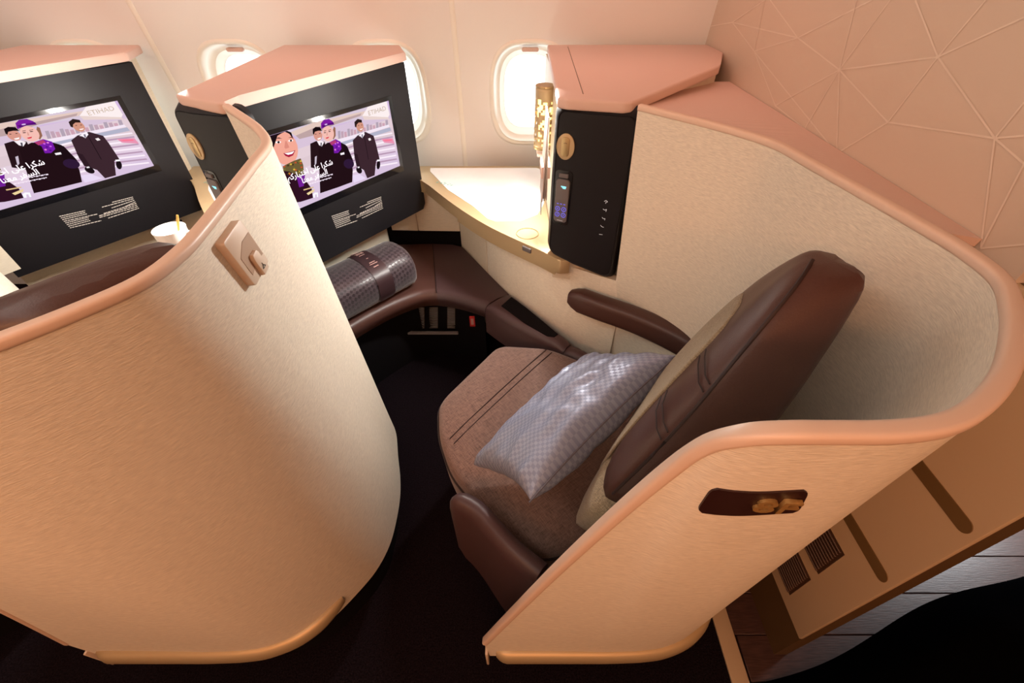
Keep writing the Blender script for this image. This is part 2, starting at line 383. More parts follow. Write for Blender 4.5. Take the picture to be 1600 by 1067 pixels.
# grooves and vents of the lower bulkhead
for z0 in (.722, .516):
    plate('grip_strip', rrect(.62, .026, .0125, 5, cx=.265+.31, cy=z0), (BX, 0, 0), Y, Z, -X, -.001, .0015, M['groove'], lowp)
for (za, zb) in ((.345, .452), (.205, .31)):
    bm = bmesh.new(); add_box(bm, (BX-.0005, .335+.15, (za+zb)/2), X, Y, Z, .002, .30, zb-za)
    g = bm_obj('vent_grille', bm, M['vent'], lowp)
    s0 = None
    nr = 11
    for i in range(nr):
        zc = za+(zb-za)*(i+.5)/nr
        if s0 is None: s0 = box('vent_slat', (BX-.003, .485, zc), X, Y, Z, .006, .29, .0045, M['vent'], g, .0012, 1); z_first = zc
        else: c = s0.copy(); COL.objects.link(c); c.parent = g; c.location = (0, 0, zc-z_first)

# ================================================================== SUITE SHELL
# rim seen in the photo (centre of the beige edge) -> stations (top point, bottom xy)
RZ = 1.10
top_px = [(757, 1001, .228), (800, 957, .225), (870, 887, .220), (960, 803, .213), (1045, 730, .205), (1100, 692, None), (1160, 677, None), (1230, 673, None), (1300, 673, None),
          (1400, 672, None), (1480, 660, None), (1530, 633, None), (1568, 590, None), (1583, 545, None), (1585, 490, None), (1567, 438, None), (1510, 392, None), (1450, 356, None), (1379, 316, None),
          (1271, 256, None), (1214, 225, None), (1150, 204, None), (1090, 188, None), (1000, 166, None)]
zs = [None, None, None, None, None, 1.055, 1.085, 1.098]
TOP = []
for i, (px, py, y) in enumerate(top_px):
    if y is not None: TOP.append(W(px, py, y=y))
    else: TOP.append(W(px, py, z=zs[i] if i < len(zs) else RZ))
print('TOP', [tuple(round(c, 3) for c in t) for t in TOP])
BOT = [(-.050, .228), (-.02, .228), (.03, .228), (.08, .228), (.13, .228), (.17, .228), (.20, .228), (.245, .229), (.29, .231), (.34, .238), (.395, .258), (.445, .298), (.49, .352), (.525, .405),
       (.545, .465), (.550, .53), (.547, .60), (.535, .665), (.515, .735), (.492, .82), (.465, .872), (.435, .92), (.395, .97), (.335, 1.03)]
st = crom([(*t, *b) for t, b in zip(TOP, BOT)], 5)
NS = len(st)
def plan_n(i, sel=0):
    a, b = st[max(i-1, 0)], st[min(i+1, NS-1)]
    tx, ty = ((b[0]-a[0]), (b[1]-a[1])) if sel == 0 else ((b[3]-a[3]), (b[4]-a[4]))
    n = Vector((ty, -tx, 0)); return n.normalized() if n.length > 1e-7 else Vector((0, -1, 0))
NT = [plan_n(i, 0) for i in range(NS)]; NBt = [plan_n(i, 1) for i in range(NS)]
ZB = .17
def shell_pt(i, f, inner=0):
    """f = 0 bottom, 1 top; outer surface, or the inner one"""
    s = st[i]; t = Vector(s[:3]); b = Vector((s[3], s[4], ZB))
    n = (NT[i]*f+NBt[i]*(1-f)).normalized()
    return b.lerp(t, f)-n*(.013*inner)+n*.006
def make_shell():
    root = thing('suite_shell', 'x', 'seat shell')
    NF = 8; rings = []
    for i in range(NS):
        r = [shell_pt(i, k/NF) for k in range(NF+1)]+[shell_pt(i, k/NF, 1) for k in range(NF, -1, -1)]
        rings.append(r)
    o = loft('shell_panel', rings, M['shell'], root, ang=60)
    # edge trim
    rings = []
    for i in range(NS):
        p = Vector(st[i][:3]); a = Vector(st[max(i-1, 0)][:3]); b = Vector(st[min(i+1, NS-1)][:3]); t = (b-a).normalized()
        n = NT[i]; up = n.cross(t).normalized()
        if up.z < 0: up = -up
        prof = rrect(.0165, .013, .0042, 3)
        rings.append([p+n*x+up*(y-.002) for x, y in prof])
    loft('edge_trim', rings, M['rim'], root, ang=50)
    # dark plinth below
    rings = []
    for i in range(0, NS, 2):
        b = Vector((st[i][3], st[i][4], 0)); n = NBt[i]
        rings.append([b-n*.03, b-n*.03+Z*(ZB+.01), b-n*.05+Z*(ZB+.01), b-n*.05])
    loft('plinth', rings, M['kick'], root)
    box('edge_foot', (-.056, .224, .165), X, Y, Z, .006, .018, .10, M['hook'], root, .002)
    # bumper strip
    i0 = 3; i1 = min(range(NS), key=lambda i: abs(st[i][3]-.47)+abs(st[i][4]-.325))
    rings = []
    for i in range(i0, i1+1):
        e = min(1, (i-i0+.4)/3, (i1-i+.4)/5)**.5
        c = shell_pt(i, 0)+Z*(.030+.012*max(0, (i-i1+14)/14)*1.0); n = NBt[i]
        rings.append([c+n*(y*e+.0)+Z*x*(.5+.5*e) for x, y in ((-.02, -.004), (-.021, .008), (-.017, .016), (-.008, .019), (.008, .016), (.017, .010), (.020, .0), (.019, -.006))])
    loft('bumper_strip', rings, M['goldpaint'], root, ang=50)
    return root
SH0 = make_shell()
SH0['label'] = 'cream curved seat shell wrapping the empty seat by the patterned bulkhead, with number plate'
# number plate with 8F on the aisle face of shell 0
def on_shell_front(px, py):
    """point on the aisle face at a photo position: iterate y from the face's slope"""
    y = .205
    for _ in range(12):
        p = W(px, py, y=y)
        cand = []
        for i in range(20, int(NS*.5)):
            t, b = Vector(st[i][:3]), Vector((st[i][3], st[i][4], ZB)); f = (p.z-ZB)/(t.z-ZB); cand.append(b.lerp(t, f))
        cand.sort(key=lambda q: abs(q.x-p.x)); y = (cand[0].y+cand[1].y)/2-.006
    return W(px, py, y=y)
a, b, c = on_shell_front(1090, 796), on_shell_front(1245, 796), on_shell_front(1115, 761)
print('plate', a, b, c)
pc = (a+on_shell_front(1262, 764))/2; upv = (c-a); upv.x = 0; upv.normalize(); ux_ = on_shell_front(1230, 796)-a; ux_.z = 0; ux_.normalize(); upv = (upv-ux_*upv.dot(ux_)).normalized(); npl = ux_.cross(upv); npl = npl if npl.y < 0 else -npl
wpl, hpl = on_shell_front(1262, 764).x-a.x, (c-a).length
def shell_y(x, z):
    q = []
    for i in range(15, int(NS*.55)):
        t, b_ = Vector(st[i][:3]), Vector((st[i][3], st[i][4], ZB)); f = (z-ZB)/(t.z-ZB); q.append(shell_pt(i, f))
    for u_, v_ in zip(q, q[1:]):
        if u_.x <= x <= v_.x: return u_.y+(v_.y-u_.y)*(x-u_.x)/(v_.x-u_.x)
    return q[-1].y
def fit(px, py):
    y = .18
    for _ in range(10): p = W(px, py, y=y); y = shell_y(p.x, p.z)
    return W(px, py, y=y)
cTL, cTR, cBR, cBL = fit(1112, 760), fit(1264, 764), fit(1246, 798), fit(1087, 797)
bm = bmesh.new(); G = []; NR_, NC = 12, 20
for lay_ in (.0018, -.006):
    g = []
    for j in range(NR_+1):
        v = j/NR_; e = min(v, 1-v)*NR_/3; ins = .055*(1-math.sqrt(max(0, 1-(1-min(1, e))**2))); row = []
        for i in range(NC+1):
            u = ins+(1-2*ins)*i/NC; p = cBL.lerp(cBR, u).lerp(cTL.lerp(cTR, u), v); row.append(bm.verts.new((p.x, shell_y(p.x, p.z)-lay_, p.z)))
        g.append(row)
    G.append(g)
for g in G:
    for j in range(NR_):
        for i in range(NC): bm.faces.new((g[j][i], g[j][i+1], g[j+1][i+1], g[j+1][i]))
def edge_loop(g): return g[0]+[r[-1] for r in g[1:]]+g[-1][-2::-1]+[r[0] for r in g[-2:0:-1]]
e0, e1_ = edge_loop(G[0]), edge_loop(G[1])
for k in range(len(e0)): bm.faces.new((e0[k], e0[(k+1) % len(e0)], e1_[(k+1) % len(e0)], e1_[k]))
pl = bm_obj('number_plate', bm, M['plate'], SH0, 50)
pc = (cTL+cTR+cBR+cBL)/4; ux_ = (cBR-cBL); ux_.z = 0; ux_.normalize(); upv = (cTL+cTR-cBL-cBR); upv.x = 0; upv = (upv-ux_*upv.dot(ux_)).normalized(); npl = ux_.cross(upv); npl = npl if npl.y < 0 else -npl
wpl, hpl = (cBR-cBL).length, (cTL-cBL).length
text_mesh('seat_number', '8F', .031, M['numgold'], ext=.0022, parent=pl, M=frame(pc-ux_*(wpl*.02)-upv*(hpl*.16)+npl*.0055, ux_, upv, npl), sx=1.25, offset=.0003)
# shell 1 and 2
SH1 = copy_tree(SH0, (-.88, 0, 0), 'large cream curved seat shell with coat hook, around the neighbouring seat')
for c in list(SH1.children):
    if c.name.startswith('number_plate'):
        for g in list(c.children): bpy.data.objects.remove(g)
        bpy.data.objects.remove(c)
SH2 = copy_tree(SH1, (-.88, 0, 0), 'cream seat shell two seats from the bulkhead, mostly outside the frame')
# coat hook plate on shell 1
def near_station(x, y): return min(range(int(NS*.4), NS), key=lambda i: (st[i][0]-x)**2+(st[i][1]-y)**2)
ih = near_station(.50, .50)
pt, pb = shell_pt(ih, 1), shell_pt(ih, .8); nh = NT[ih]; th_ = Vector((-nh.y, nh.x, 0)); uh = (pt-pb).normalized(); nh2 = th_.cross(uh); nh2 = nh2 if nh2.dot(nh) > 0 else -nh2
ho = pt-uh*.060+nh2*.006
print('hook', ho, 'n', nh)
if th_.y < 0: th_ = -th_
hk = plate('coat_hook_plate', rrect(.066, .078, .005, 3), ho, th_, uh, nh2, -.012, .005, M['hook'], SH1, .001)
if th_.y < 0: th_ = -th_
def hp(u, w_): return ((u-.5)*.066, (.5-w_)*.078)
plate('hook_recess', [hp(*q) for q in ((.54, .27), (.95, .27), (.95, .78), (.76, .78), (.74, .58), (.68, .53), (.48, .53), (.42, .58), (.38, .78), (.15, .82), (.15, .43))], ho, th_, uh, nh2, .0045, .0056, M['hookin'], hk)
plate('hook_tongue', [hp(*q) for q in ((.42, 1.0), (.40, .62), (.46, .54), (.68, .54), (.73, .60), (.74, 1.0))], ho, th_, uh, nh2, .005, .011, M['hook'], hk, .002)
bm = bmesh.new(); q = ho+nh2*.0114+th_*.003-uh*.030
for p1, p2 in (((-.005, 0), (.005, 0)), ((-.005, 0), (0, .005)), ((.005, 0), (0, .005)), ((0, .005), (0, .008))):
    A = q+th_*p1[0]+uh*p1[1]; B = q+th_*p2[0]+uh*p2[1]; add_tube(bm, [A, B], .0006, 4)
bm_obj('hanger_mark', bm, M['ink'], hk)

# ================================================================== CONSOLES
CZ = 1.105
def cons(off, pts): return [(p[0]+off, p[1]) for p in pts]
capA = [(.118, 1.085), (.135, 1.068), (.25, 1.010), (.268, 1.016), (.30, 1.06), (.535, 1.60), (.53, 1.64), (.50, 1.745), (.105, 1.745)]   # for the two with screens (offset -.88)
def make_console(label):
    root = thing('side_console', label, 'console')
    prism('console_top', cons(-.88, [(.118, 1.085), (.135, 1.068), (.25, 1.010), (.268, 1.014), (.262, 1.075), (.545, 1.60), (.50, 1.74), (.105, 1.74)]), CZ-.024, CZ, M['cap'], root, .006, 3)
    prism('console_body', cons(-.88, [(.125, 1.10), (.17, 1.09), (.47, 1.62), (.47, 1.73), (.115, 1.73)]), .60, CZ-.024, M['side'], root)
    # foot well back wall under the screen
    prism('foot_well_panel', cons(-.88, [(.10, 1.20), (.115, 1.19), (.352, 1.62), (.345, 1.66)]), .10, .605, M['side'], root)
    return root
CO1 = make_console('pink-beige topped console carrying the middle screen')
CO2 = copy_tree(CO1, (-.88, 0, 0), 'pink-beige topped console carrying the leftmost screen')
CO0 = thing('side_console', 'wide beige topped console against the patterned bulkhead', 'console')
p1, p2, p3, p4 = W(872, 152, z=CZ), W(990, 160, z=CZ), W(1123, 101, z=CZ), W(1097, 69, z=CZ)
capp = [(p1.x, p1.y+.005), (p1.x+.02, p1.y-.01), (p2.x-.02, p2.y+.003), (p2.x, p2.y+.006), (p3.x, p3.y-.01), (p3.x+.01, p3.y+.01), (BX-.004, 1.60), (BX-.004, 1.745), (.12, 1.745)]
print('cap0', capp)
prism('console_top', capp, CZ-.024, CZ, M['cap'], CO0, .006, 3)
prism('console_body', [(.125, 1.10), (.25, 1.07), (.60, 1.45), (.655, 1.73), (.115, 1.73)], .60, CZ-.024, M['side'], CO0)
# narrow seam inlaid across the cap
prism('cap_seam', [(.160, 1.085), (.1615, 1.085), (.186, 1.70), (.1845, 1.70)], CZ-.001, CZ+.0006, M['brownedge'], CO0)
# ledge filling the gap between shell 0 and the bulkhead
il = [i for i in range(NS) if st[i][1] > .50 and i > NS*.5]
vs_, fs = [], []
for i in il:
    p = Vector(st[i][:3]); vs_ += [(p.x+NT[i].x*.004, p.y+NT[i].y*.004, 1.085), (BX-.002, max(.47, p.y+.20*(BX-p.x)), 1.045)]
vs_ += [(.30, 1.30, 1.085), (BX-.002, 1.50, 1.045)]
for k in range(len(vs_)//2-1): fs.append((2*k, 2*k+1, 2*k+3, 2*k+2))
lg = mesh('ledge_panel', vs_, fs, M['cap']); lm_ = lg.modifiers.new('s', 'SOLIDIFY'); lm_.thickness = .012
tag(lg, 'beige ledge filling the gap between seat shell and patterned bulkhead', 'ledge')

# ================================================================== CONTROL PANEL
def make_panel():
    root = thing('control_panel', 'x', 'control panel')
    A, Fd, B = Vector((.098, 1.088, 0)), Vector((.178, 1.050, 0)), Vector((.294, 1.018, 0))
    z0, z1 = .672, 1.094
    # folded black board, built as a loft around its outline with a raised rounded front
    e1 = (Fd-A).normalized(); e2 = (B-Fd).normalized(); n1 = Vector((e1.y, -e1.x, 0)); n2 = Vector((e2.y, -e2.x, 0)); nf = (n1+n2).normalized()
    def P(s, z, d):      # s along the fold 0..L
        La, Lb = (Fd-A).length, (B-Fd).length
        if s < La: p = A+e1*s; n = n1
        else: p = Fd+e2*(s-La); n = n2
        if abs(s-La) < .012: n = nf
        return Vector((p.x, p.y, 0))+Z*z+n*d
    La, Lb = (Fd-A).length, (B-Fd).length; LT = La+Lb
    def outline(ins, d):
        pts = []
        w_, h_ = LT-2*ins, (z1-z0)-2*ins
        base = rrect(w_, h_, max(.030-ins*.6, .008), 5, LT/2, (z0+z1)/2)
        out = []
        for k in range(len(base)):
            a, b = base[k], base[(k+1) % len(base)]; out.append(a)
            if abs(a[0]-b[0]) > .1:      # cross the fold
                f = (La-a[0])/(b[0]-a[0]); out.append((La, a[1]+(b[1]-a[1])*f))
        for s, z in out:
            zz = z
            if z < (z0+z1)/2: zz = z - .034*(max(0, s)/LT) + .026*(1-s/LT)     # lower edge drops towards the seat
            pts.append(P(s, zz, d))
        return pts
    rings = [outline(0, -.026), outline(0, -.012), outline(.003, -.006), outline(.013, .0115), outline(.016, .014), outline(.0175, .0125), outline(.019, .014)]
    vs_ = [p for r in rings for p in r]; n = len(rings[0]); fs = []
    for i in range(len(rings)-1):
        for j in range(n): fs.append((i*n+j, i*n+(j+1) % n, (i+1)*n+(j+1) % n, (i+1)*n+j))
    # front face split at the fold so each half stays flat
    base = (len(rings)-1)*n
    idx = [j for j in range(n) if abs((rings[-1][j]-P(La, rings[-1][j].z, .014)).length) < .004]
    a_, b_ = idx[0], idx[-1]
    fs.append(tuple(base+j for j in range(a_, b_+1))); fs.append(tuple(base+(j % n) for j in range(b_, a_+n+1)))
    fs.append(tuple(range(n))[::-1])
    o = mesh('panel_board', vs_, fs, M['black'], root); sharp_smooth(o.data, 25)
    def fr(s, z, side=0): return P(s, z, .0142)
    # gold oval latch
    c = fr(.040, 1.000)
    bm = bmesh.new()
    ov = plate('oval_latch', [(.0225*math.cos(k*math.pi/16), .0300*math.sin(k*math.pi/16)) for k in range(32)], c, e1, Z, n1, 0, .003, M['goldpaint'], root, .001)
    plate('latch_button', rrect(.020, .044, .007, 4), c, e1, Z, n1, .003, .0045, M['gold'], ov, .0008)
    tube('latch_mark', [c+n1*.0048+e1*a+Z*b for a, b in ((-.004, .008), (-.002, .0093), (.002, .0093), (.004, .008))], .0004, M['ink'], ov, 4)
    # handset cradle
    c = fr(.042, .872)
    hs = plate('handset_cradle', rrect(.046, .145, .011, 4), c, e1, Z, n1, 0, .0015, M['glossblack'], root, .0006)
    hb = plate('handset', rrect(.036, .114, .008, 4), c-Z*.006, e1, Z, n1, .0012, .006, M['greyplastic'], hs, .0012)
    box('handset_clip', c+Z*.060+n1*.003, e1, Z, n1, .024, .010, .006, M['greyplastic'], hs, .001)
    bm = bmesh.new()
    for k in range(3): add_box(bm, c+Z*(.034-.0022*k)+e1*(.004+.001*(k-1))+n1*.0064, e1, Z, n1, .014-.003*k, .0018, .0006)
    bm_obj('display', bm, M['cyan'], hs)
    for a in (-.0085, .0085):
        for b in (-.026, -.042):
            bm = bmesh.new(); q = c+e1*a+Z*b+n1*.0063
            pts = [q+e1*.0058*math.cos(t*math.pi/8)+Z*.0058*math.sin(t*math.pi/8) for t in range(17)]
            add_tube(bm, pts, .0009, 4); add_box(bm, q, e1, Z, n1, .0022, .0035, .0006)
            bm_obj('handset_button', bm, M['bluebtn'], hs)
    bm = bmesh.new()
    for k in range(3): add_box(bm, c+e1*(-.009+.009*k)-Z*(.0125)+n1*.0063, e1, Z, n1, .005, .0022, .0005)
    bm_obj('key_row', bm, M['bluebtn'], hs)
    bm = bmesh.new(); add_box(bm, c-Z*.058+n1*.0063, e1, Z, n1, .016, .0010, .0006); bm_obj('handset_line', bm, M['icon'], hs)
    # five small seat-control icons
    Z2 = Z
    for k in range(5):
        q = P(.152, .880-.0225*k, .0146); bm = bmesh.new(); s = .0045
        shapes = [[(-1, .2), (0, .9), (1, .2), (0, -.2), (0, -.9)], [(-1, .8), (0, .2), (1, .8), (.8, -.6)], [(-.8, .7), (0, 0), (.9, .2), (.9, -.8)], [(-1, .8), (-.1, 0), (1, -.3)], [(-1, 0), (1, 0)]][k]
        pts = [q+e2*a*s+Z*b*s for a, b in shapes]
        for u_, v_ in zip(pts, pts[1:]): add_tube(bm, [u_, v_], .0007, 4)
        bm_obj('control_icon', bm, M['icon'], root)
    return root
PN0 = make_panel(); PN0['label'] = 'tall black control panel with handset beside the window of the empty seat'
PN0['group'] = 'black seat control panels'
PN1 = copy_tree(PN0, (-.88, 0, 0), 'black control panel seen edge-on between the two screens', 'black seat control panels')

# ================================================================== MONITORS
e_ = (W(632, 88, z=CZ)-W(345, 150, z=CZ)); e_.z = 0; e_ = e_.normalized(); nm = Vector((e_.y, -e_.x, 0))
O_ = W(632, 97, z=CZ-.030) - e_*.0     # upper right corner under the console lip
print('monitor e', e_, 'O', O_)
def MP(px, py, d=0.0):
    """local (s, z) on the monitor plane of a photo position"""
    u, v = px-800, py-533.5; r = Vector((u, F*CT-v*ST, -(F*ST+v*CT)))
    t = (Vector((O_.x, O_.y, 0)).dot(nm)+d)/ (r.dot(nm)); p = r*t+Vector((0, 0, H))
    return ((p-O_).dot(e_), p.z)
for nme, q in dict(TR=(607, 157), BR=(624, 259), BL=(474, 316), BZ=(665, 325), BB=(500, 398)).items(): print(nme, MP(*q))
def make_monitor():
    root = thing('monitor', 'x', 'screen')
    zb = MP(665, 325)[1]; zt = O_.z; sR = 0
    O0 = Vector((O_.x, O_.y, 0))
    def pl2(name, pts, d0, d1, mt, par, bev=0): return plate(name, pts, O0, e_, Z, nm, d0, d1, mt, par, bev)
    pl2('monitor_body', [(sR, zt), (-.60, zt), (-.60, zb), (sR-.012, zb), (sR+.002, zb+.02)][::-1], -.035, 0, M['black'], root, .002)
    tr, br = MP(607, 157), MP(624, 259)
    s1 = (tr[0]+br[0])/2; z1, z0 = tr[1], br[1]; s0 = s1-.435
    print('screen', s0, s1, z0, z1)
    # bezel groove and glass
    bz = .012
    pl2('bezel', [(s1+bz*1.3, z1+bz), (s0-bz, z1+bz), (s0-bz, z0-bz*1.9), (s1+bz*1.3, z0-bz*1.9)][::-1], 0, .0012, M['glossblack'], root, .0005)
    # picture
    vs_, fs, cs = [], [], []
    lay = [.0016]
    def poly(pts, col, raw=False):
        lay[0] += .00002
        b = len(vs_)
        for p in pts:
            s, z = p if raw else MP(*p)
            s = min(max(s, s0), s1); z = min(max(z, z0), z1); vs_.append(O0+e_*s+Z*z+nm*lay[0])
        fs.append(tuple(range(b, b+len(pts)))); cs.append(lin(col))
    def q(pts): return [(420+a/4.85, 150+b/4.85) for a, b in pts]
    def Pq(pts, col): poly(q(pts), col)
    def ell(cx, cy, rx, ry, rot, col, n=18):
        r = math.radians(rot); Pq([(cx+rx*math.cos(t)*math.cos(r)-ry*math.sin(t)*math.sin(r), cy+rx*math.cos(t)*math.sin(r)+ry*math.sin(t)*math.cos(r)) for t in [2*math.pi*k/n for k in range(n)]], col)
    # back to front: sky strips, ground, skyline
    for k in range(8):
        za, zb_ = z1-(z1-z0)*k/8, z1-(z1-z0)*(k+1)/8
        c = [(.78, .68, .82), (.80, .72, .80), (.84, .76, .79), (.82, .74, .77), (.84, .77, .82), (.84, .76, .83), (.82, .74, .83), (.80, .72, .82)][k]
        poly([(s0, za), (s1, za), (s1, zb_), (s0, zb_)], c, raw=True)
    Pq([(130, 240), (740, 75), (890, 40), (900, 90), (700, 170), (520, 215), (330, 300), (230, 325), (170, 290)], (.80, .74, .80))
    Pq([(160, 275), (330, 200), (740, 110), (700, 150), (500, 200), (340, 280), (230, 320)], (.84, .74, .70))
    Pq([(200, 300), (340, 240), (700, 130), (690, 150), (500, 215), (330, 300), (230, 325)], (.70, .60, .60))
    Pq([(748, 78), (890, 38), (912, 140), (900, 165), (705, 150)], (.93, .88, .88))
    Pq([(705, 150), (900, 160), (910, 175), (720, 180)], (.86, .78, .76))
    for k in range(16): Pq([(520+k*24, 265-k*5.5+(k % 3)*9), (538+k*24, 262-k*5.5+(k % 3)*9), (542+k*24, 320-k*6), (523+k*24, 324-k*6)], (.66+.05*(k % 3), .60, .66))
    Pq([(500, 335), (905, 215), (912, 232), (510, 362)], (.90, .85, .90)); Pq([(505, 362), (915, 236), (925, 262), (510, 392)], (.66, .66, .74))
    for k in range(9):
        yy_ = 300+k*28; Pq([(560, yy_+70), (700, yy_+20), (930+k*5, yy_-25), (934+k*5, yy_-15), (700, yy_+34), (566, yy_+82)], (.68, .56, .66) if k % 2 else (.93, .88, .92))
    Pq([(850, 325), (935, 318), (950, 360), (870, 352)], (.86, .55, .66)); Pq([(860, 332), (925, 326), (930, 338), (880, 342)], (.92, .45, .55))
    # man behind, left
    Pq([(310, 360), (355, 340), (420, 345), (440, 480), (400, 560), (315, 540)], (.14, .07, .09)); Pq([(360, 340), (392, 335), (415, 350), (398, 380), (378, 372)], (.92, .88, .90))
    Pq([(388, 352), (398, 352), (396, 378), (388, 376)], (.30, .28, .33)); ell(368, 296, 33, 42, -12, (.80, .56, .50)); Pq([(330, 285), (328, 250), (350, 232), (385, 235), (398, 262), (370, 262), (345, 270), (338, 292)], (.09, .05, .06))
    ell(352, 288, 6, 2.5, -10, (.15, .08, .08)); ell(382, 283, 6, 2.5, -10, (.15, .08, .08)); Pq([(362, 322), (390, 312), (388, 324), (370, 330)], (.97, .93, .93))
    Pq([(345, 460), (360, 452), (356, 510), (344, 528)], (.75, .70, .76))
    # walking man, right
    Pq([(632, 335), (668, 298), (728, 270), (790, 300), (808, 360), (836, 478), (810, 490), (798, 600), (742, 622), (716, 560), (690, 545), (668, 540), (646, 470)], (.22, .14, .17))
    Pq([(640, 430), (668, 440), (692, 545), (660, 530)], (.17, .10, .13)); Pq([(676, 300), (716, 268), (722, 290), (704, 318), (690, 305)], (.93, .90, .93)); Pq([(698, 290), (708, 288), (708, 314), (700, 312)], (.45, .42, .48))
    ell(686, 228, 28, 42, -12, (.78, .55, .47)); Pq([(648, 232), (644, 196), (668, 172), (700, 180), (702, 200), (676, 200), (662, 215), (658, 238)], (.16, .10, .09))
    ell(676, 222, 5, 2.4, -8, (.15, .09, .09)); ell(700, 218, 5, 2.4, -8, (.15, .09, .09)); Pq([(684, 250), (708, 243), (704, 252), (690, 257)], (.95, .88, .88))
    Pq([(748, 322), (764, 316), (772, 332), (756, 338)], (.92, .88, .88)); ell(680, 560, 20, 28, -30, (.10, .06, .08)); ell(826, 520, 14, 34, 5, (.10, .06, .08)); Pq([(815, 482), (836, 480), (836, 492), (818, 494)], (.95, .93, .95)); Pq([(668, 535), (682, 532), (684, 542), (670, 546)], (.9, .88, .9))
    Pq([(716, 300), (720, 300), (752, 480), (748, 480)], (.12, .07, .09))
    # woman in purple hat
    Pq([(372, 400), (440, 352), (530, 345), (580, 370), (620, 480), (632, 560), (628, 650), (520, 690), (385, 735), (378, 560)], (.12, .055, .075))
    Pq([(560, 360), (590, 380), (632, 480), (640, 520), (600, 530), (570, 480)], (.10, .045, .07)); ell(602, 512, 40, 36, 20, (.17, .09, .20))
    Pq([(488, 230), (500, 240), (502, 300), (485, 330), (470, 300)], (.55, .38, .30)); ell(444, 284, 45, 58, -8, (.90, .70, .66))
    Pq([(392, 250), (390, 205), (412, 178), (450, 172), (478, 190), (490, 215), (440, 222), (408, 240)], (.46, .10, .58)); Pq([(396, 222), (484, 196), (490, 214), (440, 222), (406, 240)], (.32, .05, .43)); ell(428, 214, 11, 5, -15, (.82, .7, .88))
    ell(420, 276, 9, 3.2, -10, (.20, .11, .14)); ell(455, 268, 9, 3.2, -10, (.20, .11, .14)); Pq([(412, 263), (430, 258), (430, 262), (413, 267)], (.35, .2, .18)); Pq([(446, 256), (466, 252), (466, 256), (447, 260)], (.35, .2, .18))
    Pq([(424, 316), (452, 306), (446, 318), (432, 322)], (.80, .12, .22)); Pq([(434, 272), (438, 272), (441, 296), (432, 298)], (.80, .58, .53))
    Pq([(452, 350), (500, 325), (540, 345), (545, 400), (520, 430), (490, 432), (484, 380)], (.44, .10, .62)); Pq([(455, 350), (500, 330), (510, 352), (470, 372)], (.66, .22, .42))
    for k, (a, b) in enumerate(((500, 360), (518, 352), (508, 385), (526, 380), (498, 405), (520, 410))): ell(a, b, 6, 6, 0, ((.75, .35, .85), (.88, .5, .8), (.3, .05, .5))[k % 3])
    Pq([(536, 432), (566, 424), (568, 440), (540, 446)], (.92, .90, .92))
    Pq([(630, 600), (680, 590), (732, 622), (640, 655)], (.86, .80, .90))
    # large woman, left
    Pq([(-60, 520), (100, 560), (190, 520), (240, 590), (320, 700), (330, 770), (235, 800), (-60, 900)], (.17, .06, .12)); Pq([(205, 610), (270, 590), (260, 680), (225, 690)], (.42, .12, .55))
    ell(118, 395, 96, 128, -14, (.90, .62, .55)); Pq([(-60, 430), (-20, 290), (125, 240), (165, 275), (182, 330), (150, 285), (110, 262), (60, 300), (20, 420), (40, 520), (-60, 560)], (.10, .05, .07))
    Pq([(-60, 250), (130, 238), (128, 262), (15, 318), (-60, 330)], (.12, .06, .09))
    ell(66, 348, 22, 9, -4, (.97, .93, .93)); ell(68, 348, 9, 9, 0, (.10, .06, .07)); ell(160, 336, 19, 8, -8, (.97, .93, .93)); ell(162, 336, 8, 8, 0, (.10, .06, .07))
    Pq([(36, 322), (70, 312), (96, 322), (70, 320)], (.15, .08, .08)); Pq([(140, 314), (172, 306), (180, 312), (160, 314)], (.15, .08, .08))
    Pq([(118, 340), (128, 338), (150, 388), (122, 398), (112, 388)], (.82, .52, .46)); Pq([(104, 432), (150, 422), (196, 408), (178, 448), (146, 462), (120, 452)], (.62, .08, .22)); Pq([(112, 432), (150, 426), (188, 415), (172, 436), (140, 444)], (.98, .95, .95))
    Pq([(100, 530), (180, 490), (235, 470), (255, 520), (262, 590), (215, 600), (150, 570), (105, 565)], (.40, .34, .20))
    rr = random.Random(5)
    for k in range(22): a, b = rr.uniform(110, 250), rr.uniform(495, 585); ell(a, b-(a-180)*.25, 9, 7, 0, ((.72, .30, .16), (.80, .66, .25), (.25, .20, .12), (.45, .42, .2))[k % 4], 7)
    Pq([(255, 705), (330, 685), (335, 692), (258, 714)], (.82, .70, .50)); Pq([(280, 735), (340, 700), (336, 722), (292, 748)], (.88, .78, .58)); Pq([(328, 740), (344, 728), (366, 728), (368, 762), (358, 764), (356, 742), (346, 744), (344, 768), (330, 768)], (.93, .92, .95))
    # small caption rows
    for (xa, ya, xb, yb) in ((275, 640, 480, 585), (300, 660, 470, 610)):
        k = 0; t = 0
        while t < .96:
            wv_ = rr.uniform(.03, .07); a = (xa+(xb-xa)*t, ya+(yb-ya)*t); b = (xa+(xb-xa)*(t+wv_), ya+(yb-ya)*(t+wv_))
            Pq([(a[0], a[1]), (b[0], b[1]), (b[0]+1, b[1]+9-3*(k % 2)), (a[0]+1, a[1]+9-3*(k % 2))], (.92, .86, .92)); t += wv_+.012; k += 1
    me = bpy.data.meshes.new('screen_picture'); me.from_pydata([tuple(v) for v in vs_], [], fs)
    at = me.color_attributes.new('Col', 'FLOAT_COLOR', 'CORNER'); li = 0
    for p, c in zip(me.polygons, cs):
        for _ in p.loop_indices: at.data[li].color = (*c, 1); li += 1
    po = link('screen_picture', me, M['pic'], root)
